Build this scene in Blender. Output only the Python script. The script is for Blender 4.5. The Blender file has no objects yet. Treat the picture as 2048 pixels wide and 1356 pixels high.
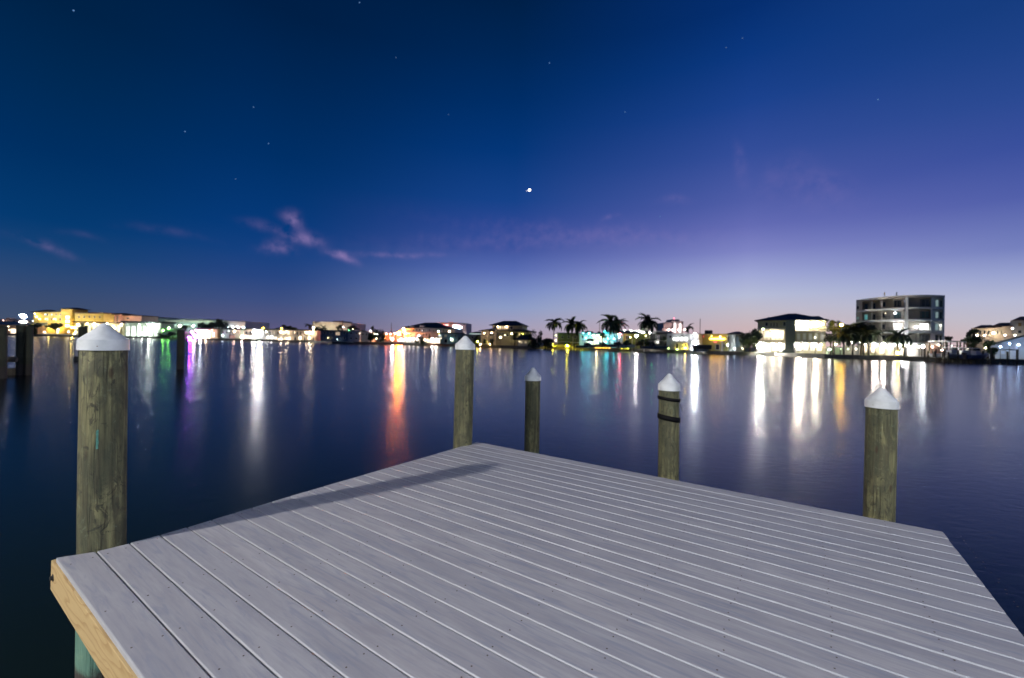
import bpy, math, random
from math import sin, cos, pi, radians, sqrt, atan2, atan
from mathutils import Vector, Matrix

random.seed(11)
R = random.random
U = random.uniform
sc = bpy.context.scene
COL = sc.collection

# ------------------------------------------------------------------ camera
F = 847.0                      # focal length in photo pixels (photo 2048 wide)
PITCH, ROLL, HC = -0.00715, 0.02144, 2.62
cr, sr, cp, sp = cos(ROLL), sin(ROLL), cos(PITCH), sin(PITCH)


def cam_dir(x, y, z=1.0):
    x, y = cr * x - sr * y, sr * x + cr * y
    return Vector((x, y * sp + z * cp, y * cp - z * sp))


right, up, fwd = cam_dir(1, 0, 0), cam_dir(0, 1, 0), cam_dir(0, 0, 1)
cam = bpy.data.cameras.new("camera")
cam.sensor_width = 36.0
cam.lens = F / 2048 * 36.0
cam.clip_start, cam.clip_end = 0.05, 9000
cam.dof.use_dof = True
cam.dof.focus_distance = 2.6
cam.dof.aperture_fstop = 1.9
camo = bpy.data.objects.new("camera", cam)
M = Matrix(((right.x, up.x, -fwd.x, 0), (right.y, up.y, -fwd.y, 0), (right.z, up.z, -fwd.z, HC), (0, 0, 0, 1)))
camo.matrix_world = M
COL.objects.link(camo)
sc.camera = camo

sc.render.engine = 'CYCLES'
sc.cycles.use_denoising = True
sc.cycles.max_bounces = 6
sc.cycles.diffuse_bounces = 2
sc.cycles.glossy_bounces = 3
sc.cycles.sample_clamp_indirect = 3
sc.cycles.use_light_tree = True
sc.cycles.caustics_reflective = False
sc.cycles.caustics_refractive = False
sc.view_settings.view_transform = 'Standard'
sc.view_settings.look = 'None'
sc.view_settings.exposure = 0
sc.view_settings.gamma = 1
sc.view_settings.use_curve_mapping = False


def lin(c):
    return tuple((v / 255 / 12.92) if v <= 10.3 else ((v / 255 + 0.055) / 1.055) ** 2.4 for v in c)


def ray(px, py):
    return cam_dir((px - 1024) / F, -(py - 678) / F)


def hor(px):
    return 684.06 + (px - 1024) * 0.02144


def onz(px, py, z):
    d = ray(px, py)
    return Vector((0, 0, HC)) + d * ((z - HC) / d.z)


def atD(px, py, D):
    d = ray(px, py)
    return Vector((0, 0, HC)) + d * (D / d.y)


# ------------------------------------------------------------------ dusk sky (world)
W = bpy.data.worlds.new("World")
sc.world = W
W.use_nodes = True
nt = W.node_tree
nt.nodes.clear()


def nd(t, tree=None, **k):
    n = (tree or nt).nodes.new(t)
    for a, b in k.items():
        setattr(n, a, b)
    return n


def mth(tree, op, a, b=None, c=None, clamp=False):
    n = tree.nodes.new('ShaderNodeMath')
    n.operation = op
    n.use_clamp = clamp
    for i, v in enumerate((a, b, c)):
        if v is None:
            continue
        if isinstance(v, (int, float)):
            n.inputs[i].default_value = v
        else:
            tree.links.new(v, n.inputs[i])
    return n.outputs[0]


def mixc(tree, fac, a, b, mode='MIX'):
    n = tree.nodes.new('ShaderNodeMix')
    n.data_type = 'RGBA'
    n.blend_type = mode
    for s, v in ((n.inputs[0], fac), (n.inputs[6], a), (n.inputs[7], b)):
        if isinstance(v, (int, float)):
            s.default_value = v
        elif isinstance(v, tuple):
            s.default_value = (*v[:3], 1)
        else:
            tree.links.new(v, s)
    return n.outputs[2]


tc = nd('ShaderNodeTexCoord')
sep = nd('ShaderNodeSeparateXYZ')
nt.links.new(tc.outputs['Generated'], sep.inputs[0])
az = mth(nt, 'ARCTAN2', sep.outputs[0], sep.outputs[1])          # 0 straight ahead, + to the right (radians)
el = mth(nt, 'ARCSINE', sep.outputs[2])
elev = mth(nt, 'DIVIDE', el, radians(60), clamp=True)
GLOW = radians(50)
da = mth(nt, 'SUBTRACT', az, GLOW)
da = mth(nt, 'ABSOLUTE', mth(nt, 'WRAP', da, pi, -pi))
COLUMNS = [   # |azimuth from the afterglow| , [(photo row, sRGB)] read along photo columns
    (0, 1990, [(704, (206, 180, 184)), (670, (200, 184, 190)), (640, (192, 188, 202)), (600, (181, 185, 212)), (550, (152, 162, 207)), (500, (118, 129, 190)), (400, (82, 96, 170)), (300, (58, 80, 157)), (200, (42, 73, 146)), (100, (30, 66, 136)), (0, (22, 60, 126))]),
    (21, 1500, [(690, (202, 172, 176)), (655, (202, 180, 184)), (625, (194, 186, 198)), (590, (182, 188, 215)), (550, (160, 168, 214)), (500, (126, 132, 196)), (450, (100, 108, 180)), (400, (80, 94, 168)), (300, (52, 78, 154)), (200, (28, 66, 142)), (100, (12, 56, 128)), (0, (5, 46, 112))]),
    (50, 1024, [(684, (172, 154, 168)), (655, (164, 158, 184)), (615, (140, 156, 198)), (580, (118, 138, 195)), (540, (88, 108, 178)), (500, (62, 84, 158)), (450, (42, 72, 148)), (400, (22, 66, 138)), (300, (4, 54, 120)), (200, (0, 45, 102)), (100, (0, 38, 86)), (0, (0, 32, 72))]),
    (80, 500, [(672, (98, 90, 124)), (640, (82, 86, 126)), (600, (62, 80, 130)), (550, (40, 70, 130)), (500, (20, 64, 128)), (450, (6, 58, 122)), (300, (0, 47, 102)), (150, (0, 39, 86)), (0, (0, 31, 70))]),
    (98, 100, [(664, (70, 84, 108)), (630, (64, 80, 110)), (595, (58, 77, 114)), (550, (44, 73, 118)), (500, (22, 66, 118)), (440, (4, 58, 113)), (300, (0, 47, 98)), (150, (0, 41, 84)), (0, (0, 34, 71))]),
]
prev = None
pa = 0
for deg, colx, rows in COLUMNS:
    ramp = nd('ShaderNodeValToRGB')
    cr_ = ramp.color_ramp
    cr_.interpolation = 'B_SPLINE' if False else 'EASE' if False else 'LINEAR'
    pts = []
    for y, c in rows:
        e = math.degrees(atan((hor(colx) - y) / sqrt(F * F + (colx - 1024) ** 2)))
        pts.append((max(0.0, e / 60), lin(c)))
    top = pts[-1][1]
    pts.append((0.95, tuple(v * 0.72 for v in top)))
    while len(cr_.elements) > 1:
        cr_.elements.remove(cr_.elements[-1])
    cr_.elements[0].position = pts[0][0]
    cr_.elements[0].color = (*pts[0][1], 1)
    for p, c in pts[1:]:
        k = cr_.elements.new(p)
        k.color = (*c, 1)
    nt.links.new(elev, ramp.inputs[0])
    if prev is None:
        prev = ramp.outputs[0]
    else:
        mr = nd('ShaderNodeMapRange', interpolation_type='SMOOTHSTEP' if deg > 60 else 'LINEAR')
        nt.links.new(da, mr.inputs[0])
        mr.inputs[1].default_value = radians(pa)
        mr.inputs[2].default_value = radians(deg)
        prev = mixc(nt, mr.outputs[0], prev, ramp.outputs[0])
    pa = deg
sky = prev
# wisps of cirrus still catching the last light
cxy = nd('ShaderNodeCombineXYZ')
nt.links.new(az, cxy.inputs[0])
nt.links.new(el, cxy.inputs[1])
nz = nd('ShaderNodeTexNoise')
nz.inputs['Scale'].default_value = 38
nz.inputs['Detail'].default_value = 5
nt.links.new(cxy.outputs[0], nz.inputs[0])
nz2 = nd('ShaderNodeTexNoise')
nz2.inputs['Scale'].default_value = 9
nz2.inputs['Detail'].default_value = 3
nt.links.new(cxy.outputs[0], nz2.inputs[0])
warp = mth(nt, 'SUBTRACT', nz2.outputs[0], 0.5)
wisp = None


def wisp_add(px, py, L, wd, ang, s, bend=0.35):
    global wisp
    d = ray(px, py)
    a0, e0 = atan2(d.x, d.y), atan2(d.z, sqrt(d.x ** 2 + d.y ** 2))
    k = cos(atan((px - 1024) / F))
    L, wd, ang = L / F * k * k, wd / F * k, radians(ang)
    x = mth(nt, 'SUBTRACT', az, a0)
    y = mth(nt, 'SUBTRACT', el, e0)
    u = mth(nt, 'ADD', mth(nt, 'MULTIPLY', x, cos(ang) / L), mth(nt, 'MULTIPLY', y, sin(ang) / L))
    v = mth(nt, 'ADD', mth(nt, 'MULTIPLY', x, -sin(ang) / wd), mth(nt, 'MULTIPLY', y, cos(ang) / wd))
    v = mth(nt, 'ADD', v, mth(nt, 'MULTIPLY', warp, 3.2))
    v = mth(nt, 'ADD', v, mth(nt, 'MULTIPLY', mth(nt, 'MULTIPLY', u, u), bend))
    q = mth(nt, 'ADD', mth(nt, 'MULTIPLY', u, u), mth(nt, 'MULTIPLY', v, v))
    g = mth(nt, 'EXPONENT', mth(nt, 'MULTIPLY', q, -1.4))
    g = mth(nt, 'MULTIPLY', g, s)
    wisp = g if wisp is None else mth(nt, 'ADD', wisp, g)


for w in [(590, 436, 22, 15, -30, .5), (610, 478, 38, 15, -8, .42), (556, 494, 32, 12, -6, .34), (540, 456, 50, 9, -12, .15), (684, 512, 32, 8, -9, .52),
          (800, 508, 100, 6, 3, .2), (95, 493, 60, 10, -20, .2), (165, 467, 40, 7, -3, .05), (340, 461, 80, 9, -2, .05), (1050, 484, 280, 18, 2, .09), (1180, 466, 280, 18, -5, .09), (1480, 325, 14, 34, 8, .09),
          (1350, 398, 30, 9, -8, .12), (1218, 434, 20, 6, 12, .12), (1640, 378, 80, 30, -12, .10), (1560, 350, 60, 26, 15, .07)]:
    wisp_add(*w)
tex = nd('ShaderNodeMapRange')
nt.links.new(nz.outputs[0], tex.inputs[0])
tex.inputs[1].default_value = .3
tex.inputs[2].default_value = .62
wf = mth(nt, 'MULTIPLY', wisp, tex.outputs[0], clamp=True)
sky = mixc(nt, wf, sky, lin((170, 142, 196)))
bg = nd('ShaderNodeBackground')
bg.inputs[1].default_value = 1.0
nt.links.new(sky, bg.inputs[0])
wo = nd('ShaderNodeOutputWorld')
nt.links.new(bg.outputs[0], wo.inputs[0])


# ------------------------------------------------------------------ helpers
def tag(o, label=None, cat=None, group=None, kind=None):
    for k, v in (('label', label), ('category', cat), ('group', group), ('kind', kind)):
        if v:
            o[k] = v
    return o


def empty(name, loc=(0, 0, 0), rz=0.0):
    o = bpy.data.objects.new(name, None)
    COL.objects.link(o)
    o.location = loc
    o.rotation_euler = (0, 0, rz)
    return o


class MB:
    def __init__(s):
        s.v, s.f = [], []

    def add(s, vs, fs):
        b = len(s.v)
        s.v += [tuple(p) for p in vs]
        s.f += [tuple(b + i for i in f) for f in fs]
        return s

    def box(s, x0, x1, y0, y1, z0, z1):
        vs = [(x0, y0, z0), (x1, y0, z0), (x1, y1, z0), (x0, y1, z0), (x0, y0, z1), (x1, y0, z1), (x1, y1, z1), (x0, y1, z1)]
        return s.add(vs, [(0, 3, 2, 1), (4, 5, 6, 7), (0, 1, 5, 4), (1, 2, 6, 5), (2, 3, 7, 6), (3, 0, 4, 7)])

    def tube(s, p0, p1, r0, r1=None, n=8, cap=True):
        p0, p1 = Vector(p0), Vector(p1)
        r1 = r0 if r1 is None else r1
        d = (p1 - p0).normalized()
        a = d.orthogonal().normalized()
        b = d.cross(a)
        vs = []
        for p, r in ((p0, r0), (p1, r1)):
            for i in range(n):
                t = 2 * pi * i / n
                vs.append(p + (a * cos(t) + b * sin(t)) * r)
        fs = [(i, (i + 1) % n, n + (i + 1) % n, n + i) for i in range(n)]
        if cap:
            fs += [tuple(range(n))[::-1], tuple(range(n, 2 * n))]
        return s.add(vs, fs)

    def lathe(s, prof, c=(0, 0, 0), n=24):
        vs, fs = [], []
        for r, z in prof:
            for i in range(n):
                t = 2 * pi * i / n
                vs.append((c[0] + r * cos(t), c[1] + r * sin(t), c[2] + z))
        for k in range(len(prof) - 1):
            for i in range(n):
                j = (i + 1) % n
                fs.append((k * n + i, k * n + j, (k + 1) * n + j, (k + 1) * n + i))
        return s.add(vs, fs)

    def hip(s, x0, x1, y0, y1, z0, z1, rx0, rx1, ry=None):
        ry = (y0 + y1) / 2 if ry is None else ry
        t = 0.18
        vs = [(x0, y0, z0), (x1, y0, z0), (x1, y1, z0), (x0, y1, z0), (x0, y0, z0 + t), (x1, y0, z0 + t), (x1, y1, z0 + t), (x0, y1, z0 + t), (rx0, ry, z1), (rx1, ry, z1)]
        return s.add(vs, [(0, 3, 2, 1), (0, 1, 5, 4), (1, 2, 6, 5), (2, 3, 7, 6), (3, 0, 4, 7), (4, 5, 9, 8), (5, 6, 9), (6, 7, 8, 9), (7, 4, 8)])

    def ico(s, c, r):
        g = (1 + sqrt(5)) / 2
        vs = [(-1, g, 0), (1, g, 0), (-1, -g, 0), (1, -g, 0), (0, -1, g), (0, 1, g), (0, -1, -g), (0, 1, -g), (g, 0, -1), (g, 0, 1), (-g, 0, -1), (-g, 0, 1)]
        k = r / sqrt(1 + g * g)
        fs = [(0, 11, 5), (0, 5, 1), (0, 1, 7), (0, 7, 10), (0, 10, 11), (1, 5, 9), (5, 11, 4), (11, 10, 2), (10, 7, 6), (7, 1, 8), (3, 9, 4), (3, 4, 2), (3, 2, 6), (3, 6, 8), (3, 8, 9), (4, 9, 5), (2, 4, 11), (6, 2, 10), (8, 6, 7), (9, 8, 1)]
        return s.add([(c[0] + x * k, c[1] + y * k, c[2] + z * k) for x, y, z in vs], fs)

    def build(s, name, mat, parent=None, smooth=False, loc=None):
        me = bpy.data.meshes.new(name)
        me.from_pydata(s.v, [], s.f)
        me.update()
        if smooth:
            me.polygons.foreach_set('use_smooth', [True] * len(me.polygons))
        if mat:
            me.materials.append(mat)
        o = bpy.data.objects.new(name, me)
        COL.objects.link(o)
        if parent:
            o.parent = parent
        if loc:
            o.location = loc
        return o


# ------------------------------------------------------------------ materials
MATS = {}


def mat(name, base, rough=.7, metal=0, emit=None, strength=0, noise=None, bump=0, spec=.5):
    """plain principled with optional colour mottling (noise = (scale, amount))"""
    if name in MATS:
        return MATS[name]
    m = bpy.data.materials.new(name)
    m.use_nodes = True
    t = m.node_tree
    b = t.nodes['Principled BSDF']
    b.inputs['Base Color'].default_value = (*base, 1)
    b.inputs['Roughness'].default_value = rough
    b.inputs['Metallic'].default_value = metal
    b.inputs['Specular IOR Level'].default_value = spec
    if emit:
        b.inputs['Emission Color'].default_value = (*emit, 1)
        b.inputs['Emission Strength'].default_value = strength
    if noise or bump:
        tcn = t.nodes.new('ShaderNodeTexCoord')
        n = t.nodes.new('ShaderNodeTexNoise')
        n.inputs['Scale'].default_value = noise[0] if noise else 5
        n.inputs['Detail'].default_value = 6
        t.links.new(tcn.outputs['Object'], n.inputs[0])
        if noise:
            d = noise[1]
            lo = tuple(max(0, c * (1 - d)) for c in base)
            hi = tuple(min(1, c * (1 + d)) for c in base)
            mr = t.nodes.new('ShaderNodeMapRange')
            mr.inputs[1].default_value = .3
            mr.inputs[2].default_value = .7
            t.links.new(n.outputs[0], mr.inputs[0])
            t.links.new(mixc(t, mr.outputs[0], lo, hi), b.inputs['Base Color'])
        if bump:
            bp = t.nodes.new('ShaderNodeBump')
            bp.inputs['Strength'].default_value = .6
            bp.inputs['Distance'].default_value = bump
            t.links.new(n.outputs[0], bp.inputs['Height'])
            t.links.new(bp.outputs[0], b.inputs['Normal'])
    MATS[name] = m
    return m


GS = 1.0


def glow(col, strength):
    """the surface of a lamp or a lit pane"""
    strength *= GS
    key = 'glow_%d_%d_%d_%g' % (*[int(c * 255) for c in col], strength)
    return mat(key, (.6, .6, .6), .4, emit=col, strength=strength)


WHITE, WARM, AMBER, ORANGE = (1, .98, .95), (1, .78, .52), (1, .62, .22), (1, .33, .05)
COOL, YELLOW, GREEN, RED = (.8, .92, 1), (1, .86, .08), (.12, 1, .35), (1, .06, .08)
CYAN, PURPLE, MINT, PINK = (.08, .85, .95), (.35, .06, 1), (.75, 1, .86), (1, .66, .55)

stucco_y = mat('yellow_stucco', (.62, .5, .15), .85, noise=(.4, .12))
stucco_p = mat('pink_stucco', (.62, .42, .34), .85, noise=(.4, .1))
stucco_w = mat('white_stucco', (.62, .6, .56), .8, noise=(.3, .08))
stucco_g = mat('grey_stucco', (.33, .36, .38), .8, noise=(.3, .1))
stucco_gr = mat('olive_stucco', (.18, .22, .10), .85, noise=(.4, .15))
teal_w = mat('pale_teal_wall', (.42, .5, .46), .8, noise=(.2, .08))
blue_w = mat('blue_siding', (.18, .30, .36), .75, noise=(.3, .1))
navy_w = mat('slate_blue_wall', (.16, .2, .27), .8, noise=(.3, .1))
grey_col = mat('grey_column_wall', (.26, .28, .29), .75, noise=(.3, .08))
roof_d = mat('dark_tile_roof', (.035, .035, .045), .7, noise=(1.5, .3))
roof_b = mat('brown_tile_roof', (.09, .045, .035), .8, noise=(1.5, .3))
roof_g = mat('grey_shingle_roof', (.07, .09, .1), .8, noise=(1.5, .2))
dark_glass = mat('dark_window_glass', (.02, .025, .03), .12)
teal_glass = mat('teal_window_glass', (.03, .07, .08), .12)
frame_w = mat('white_window_frame', (.6, .6, .58), .5)
frame_d = mat('dark_window_frame', (.06, .06, .06), .5)
concrete = mat('seawall_concrete', (.17, .16, .14), .9, noise=(.8, .3))
metal_g = mat('galvanised_metal', (.35, .36, .37), .4, metal=.7)
metal_d = mat('dark_metal', (.03, .03, .03), .5)
bark = mat('tree_bark', (.10, .075, .05), .9, noise=(4, .3))
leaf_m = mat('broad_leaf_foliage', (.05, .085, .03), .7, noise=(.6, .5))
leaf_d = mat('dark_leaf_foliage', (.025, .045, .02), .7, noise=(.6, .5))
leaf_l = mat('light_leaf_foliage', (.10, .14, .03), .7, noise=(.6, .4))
palm_m = mat('palm_frond', (.022, .04, .02), .6, noise=(.5, .4))
palm_tr = mat('palm_trunk', (.10, .09, .075), .9, noise=(1.2, .3))
hull_w = mat('white_gelcoat', (.6, .6, .62), .3)
hull_b = mat('blue_gelcoat', (.03, .06, .14), .3)
hull_c = mat('light_blue_gelcoat', (.2, .42, .55), .3)
canvas_w = mat('white_canvas', (.6, .6, .58), .8)
canvas_d = mat('dark_canvas', (.03, .035, .05), .8)
white_paint = mat('white_paint', (.7, .7, .7), .5)
dock_wood = mat('weathered_dock_wood', (.13, .11, .08), .9, noise=(3, .3))


def wood_tree(name):
    m = bpy.data.materials.new(name)
    m.use_nodes = True
    t = m.node_tree
    return m, t, t.nodes['Principled BSDF']


def noise(t, vec, scale, detail=6, rough=.55, dist=0):
    n = t.nodes.new('ShaderNodeTexNoise')
    n.inputs['Scale'].default_value = scale
    n.inputs['Detail'].default_value = detail
    n.inputs['Roughness'].default_value = rough
    n.inputs['Distortion'].default_value = dist
    t.links.new(vec, n.inputs[0])
    return n.outputs[0]


def remap(t, v, a, b, c=0., d=1., smooth=False):
    n = t.nodes.new('ShaderNodeMapRange')
    if smooth:
        n.interpolation_type = 'SMOOTHSTEP'
    for i, x in enumerate((a, b, c, d)):
        n.inputs[i + 1].default_value = x
    t.links.new(v, n.inputs[0])
    return n.outputs[0]


def scaled(t, vec, s, off=None):
    n = t.nodes.new('ShaderNodeMapping')
    n.inputs['Scale'].default_value = s
    t.links.new(vec, n.inputs[0])
    if off is not None:
        t.links.new(off, n.inputs['Location'])
    return n.outputs[0]


def bump(t, bsdf, h, dist, strength=1.0, prev=None):
    n = t.nodes.new('ShaderNodeBump')
    n.inputs['Strength'].default_value = strength
    n.inputs['Distance'].default_value = dist
    t.links.new(h, n.inputs['Height'])
    if prev is not None:
        t.links.new(prev, n.inputs['Normal'])
    t.links.new(n.outputs[0], bsdf.inputs['Normal'])
    return n.outputs[0]


def rand_offset(t, k=40.0):
    oi = t.nodes.new('ShaderNodeObjectInfo')
    c = t.nodes.new('ShaderNodeCombineXYZ')
    for i, s in enumerate((k, k * .7, k * 1.3)):
        t.links.new(mth(t, 'MULTIPLY', oi.outputs['Random'], s), c.inputs[i])
    return c.outputs[0], oi.outputs['Random']


# composite decking: grey-lavender board with long soft streaks
deck_m, t, b = wood_tree('composite_decking')
tcn = t.nodes.new('ShaderNodeTexCoord')
off, rnd = rand_offset(t)
v = scaled(t, tcn.outputs['Object'], (1.4, 9, 9), off)
n1 = noise(t, v, 1.0, 5, .6, .6)
v2 = scaled(t, tcn.outputs['Object'], (5, 75, 75), off)
n2 = noise(t, v2, 1.0, 4, .6, .4)
n3 = noise(t, scaled(t, tcn.outputs['Object'], (3.4, 30, 30), off), 1.0, 4, .55, 1.3)
c = mixc(t, remap(t, n1, .35, .68), (.325, .31, .335), (.43, .41, .425))
c = mixc(t, mth(t, 'MULTIPLY', remap(t, n3, .5, .68), .6), c, (.225, .245, .315))
c = mixc(t, mth(t, 'MULTIPLY', remap(t, n2, .4, .7), .3), c, (.2, .2, .24))
c = mixc(t, mth(t, 'MULTIPLY', rnd, .3), c, (.25, .26, .31))
t.links.new(c, b.inputs['Base Color'])
b.inputs['Roughness'].default_value = .58
b.inputs['Specular IOR Level'].default_value = .35
bump(t, b, n2, .0006, .6)
edge_m = mat('decking_rounded_edge', (.385, .385, .41), .5, noise=(8, .06))

# treated pine piling: olive brown, vertical streaks, dark blotches, tide marks near the water
pile_m, t, b = wood_tree('treated_piling_wood')
tcn = t.nodes.new('ShaderNodeTexCoord')
geo = t.nodes.new('ShaderNodeNewGeometry')
off, rnd = rand_offset(t)
OB = tcn.outputs['Object']
s1 = noise(t, scaled(t, OB, (26, 26, 1.6), off), 1.0, 7, .62, .8)
s2 = noise(t, scaled(t, OB, (9, 9, 4.2), off), 1.0, 6, .65, 1.2)
s3 = noise(t, scaled(t, OB, (95, 95, 3.5), off), 1.0, 4)
s4 = noise(t, scaled(t, OB, (13, 13, 8), off), 1.0, 7, .72, 2.0)
s5 = noise(t, scaled(t, OB, (4.5, 4.5, .8), off), 1.0, 3, .5, .3)
c = mixc(t, remap(t, s1, .38, .62), (.09, .086, .042), (.245, .226, .105))
c = mixc(t, mth(t, 'MULTIPLY', remap(t, s2, .44, .58), .8), c, (.062, .062, .036))
c = mixc(t, mth(t, 'MULTIPLY', remap(t, s5, .46, .54), .68), c, (.045, .05, .028))
c = mixc(t, mth(t, 'MULTIPLY', remap(t, s4, .55, .63), .85), c, (.028, .028, .019))
c = mixc(t, mth(t, 'MULTIPLY', remap(t, s4, .42, .34), .35), c, (.22, .26, .165))
c = mixc(t, mth(t, 'MULTIPLY', remap(t, s3, .48, .66), .45), c, (.07, .055, .03))
crk = noise(t, scaled(t, OB, (34, 34, .55), off), 1.0, 2, .5, .9)
crk = remap(t, mth(t, 'ABSOLUTE', mth(t, 'SUBTRACT', crk, .5)), .0, .012, 1, 0)
c = mixc(t, mth(t, 'MULTIPLY', crk, .75), c, (.02, .017, .01))
vo = t.nodes.new('ShaderNodeTexVoronoi')
vo.inputs['Scale'].default_value = 1.0
t.links.new(scaled(t, OB, (9, 9, 3.4), off), vo.inputs[0])
knot = remap(t, vo.outputs['Distance'], .06, .16, 1, 0, True)
c = mixc(t, mth(t, 'MULTIPLY', knot, .8), c, (.045, .025, .012))
sz = t.nodes.new('ShaderNodeSeparateXYZ')
t.links.new(geo.outputs['Position'], sz.inputs[0])
zz = mth(t, 'ADD', sz.outputs[2], mth(t, 'MULTIPLY', mth(t, 'SUBTRACT', s2, .5), .22))
c = mixc(t, mth(t, 'MULTIPLY', remap(t, zz, 1.12, .98, 0, 1, True), .6), c, (.15, .34, .26))
c = mixc(t, remap(t, zz, .70, .62, 0, 1, True), c, (.05, .042, .035))
t.links.new(c, b.inputs['Base Color'])
b.inputs['Roughness'].default_value = .8
h = mth(t, 'SUBTRACT', mth(t, 'ADD', mth(t, 'MULTIPLY', s3, .4), s1), mth(t, 'MULTIPLY', crk, .5))
bump(t, b, h, .009, .9)

old_m = pile_m.copy()
old_m.name = 'old_piling_wood'
for n_ in old_m.node_tree.nodes:
    if n_.type == 'MIX' and abs(n_.inputs[7].default_value[1] - .34) < .001:
        n_.inputs[7].default_value = (.03, .035, .022, 1)
    if n_.type == 'MIX' and abs(n_.inputs[6].default_value[0] - .09) < .001:
        n_.inputs[6].default_value = (.035, .045, .03, 1)
        n_.inputs[7].default_value = (.07, .08, .05, 1)

# yellow pine fascia
pine_m, t, b = wood_tree('pine_fascia_wood')
tcn = t.nodes.new('ShaderNodeTexCoord')
dist = noise(t, scaled(t, tcn.outputs['Object'], (.9, 3, 5)), 1.0, 3, .5, .5)
cb = t.nodes.new('ShaderNodeCombineXYZ')
sx = t.nodes.new('ShaderNodeSeparateXYZ')
t.links.new(tcn.outputs['Object'], sx.inputs[0])
ring = mth(t, 'ADD', mth(t, 'MULTIPLY', sx.outputs[2], 26.0), mth(t, 'MULTIPLY', dist, 11.0))
ring = mth(t, 'FRACT', ring)
ring = remap(t, ring, .55, 1.0, 0, 1, True)
c = mixc(t, mth(t, 'MULTIPLY', ring, .6), (.47, .33, .155), (.30, .17, .06))
g = noise(t, scaled(t, tcn.outputs['Object'], (6, 80, 80)), 1.0, 4)
c = mixc(t, mth(t, 'MULTIPLY', remap(t, g, .4, .7), .25), c, (.3, .2, .09))
t.links.new(c, b.inputs['Base Color'])
b.inputs['Roughness'].default_value = .75
bump(t, b, g, .001, .6)

cap_m = mat('white_plastic_cap', (.6, .61, .62), .42, noise=(14, .12))
strap_m = mat('black_rubber_strap', (.004, .004, .005), .7, spec=.15)
screw_m = mat('brown_deck_screw', (.06, .035, .02), .6)
beam_m = mat('dark_framing_timber', (.09, .08, .05), .9, noise=(6, .2))
mark_m = mat('turquoise_paint_mark', (.07, .22, .17), .7, noise=(30, .3))

# water: dark, softly rippled, long exposure smooths the small waves
water_m, t, b = wood_tree('harbour_water')
b.inputs['Base Color'].default_value = (.005, .010, .008, 1)
b.inputs['Roughness'].default_value = .205
b.inputs['IOR'].default_value = 1.36
b.inputs['Specular Tint'].default_value = (1, .96, .78, 1)
tcn = t.nodes.new('ShaderNodeTexCoord')
w1 = noise(t, scaled(t, tcn.outputs['Object'], (1, 1.6, 1)), 4.0, 3, .55, .6)
w2 = noise(t, scaled(t, tcn.outputs['Object'], (1, 1.4, 1)), .35, 2, .5, .3)
h = mth(t, 'ADD', mth(t, 'MULTIPLY', w1, .0042), mth(t, 'MULTIPLY', w2, .005))
bump(t, b, h, 1.0, 1.0)

grass_m = mat('lawn_ground', (.05, .08, .025), .9, noise=(.15, .4))

# ------------------------------------------------------------------ setting: water, ground, far shore
wat = MB().add([(-3500, -400, 0), (3500, -400, 0), (3500, 4000, 0), (-3500, 4000, 0)], [(0, 1, 2, 3)]).build('water', water_m)
tag(wat, kind='structure')
SH = [(-900, 330), (-300, 262), (0, 255), (150, 262), (300, 268), (400, 243), (500, 240), (620, 242), (665, 212), (760, 205), (850, 208), (940, 192), (1000, 178), (1060, 168),
      (1100, 181), (1200, 178), (1300, 168), (1350, 148), (1450, 140), (1550, 133), (1650, 116), (1760, 113), (1850, 106), (1950, 100), (2060, 97), (2300, 84), (2800, 66)]
shore = [((px - 1024) / F * D, D) for px, D in SH]
vs = [(x, y, 1.0) for x, y in shore] + [(3500, 300, 1.0), (3500, 4000, 1.0), (-3500, 4000, 1.0), (-3500, 400, 1.0)]
g = MB().add(vs, [tuple(range(len(vs)))]).build('ground', grass_m)
tag(g, kind='structure')


def strip(pts, th, z0, z1):
    """a wall of real thickness following points"""
    m = MB()
    P = [Vector((*p, 0)) for p in pts]
    outs = []
    for i, p in enumerate(P):
        d = (P[min(i + 1, len(P) - 1)] - P[max(i - 1, 0)]).normalized()
        n = Vector((-d.y, d.x, 0))
        outs.append((p - n * th / 2, p + n * th / 2))
    n = len(P)
    v = []
    for a, b2 in outs:
        v += [(a.x, a.y, z0), (b2.x, b2.y, z0), (b2.x, b2.y, z1), (a.x, a.y, z1)]
    f = [(0, 1, 2, 3), (4 * n - 1, 4 * n - 2, 4 * n - 3, 4 * n - 4)]
    for i in range(n - 1):
        for k in range(4):
            j = (k + 1) % 4
            f.append((4 * i + k, 4 * i + 4 + k, 4 * i + 4 + j, 4 * i + j))
    return m.add(v, f)


sw = strip(shore, .6, -1.0, 1.12).build('seawall', concrete)
tag(sw, 'long low dark concrete seawall along the whole far shore', 'seawall')
# near bank behind the photographer
nb = MB().box(-60, 60, -60, -2.5, -1, 1.1).build('bank', grass_m)
tag(nb, kind='structure')

# ------------------------------------------------------------------ foreground deck
EY = 0.97244
E_ = Vector((cos(EY), sin(EY), 0))       # across the planks
D_ = Vector((-sin(EY), cos(EY), 0))      # along the planks, to the left
ZD = 1.35


def deckpt(s, t_, z):
    return E_ * s + D_ * t_ + Vector((0, 0, z))


deck = empty('deck', deckpt(2.4, 1.25, ZD))
tag(deck, 'pale grey composite plank deck corner above the water', 'deck')
ang = atan2(D_.y, D_.x)
inv = Matrix.Rotation(-ang, 4, 'Z') @ Matrix.Translation(-deck.location)
deck.rotation_euler = (0, 0, ang)
# local frame of the deck: x along planks (towards the left), y = towards the camera (-across)


def dl(s, t_, z=0.0):
    """deck coordinates -> deck local"""
    p = inv @ deckpt(s, t_, ZD + z)
    return p


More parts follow.
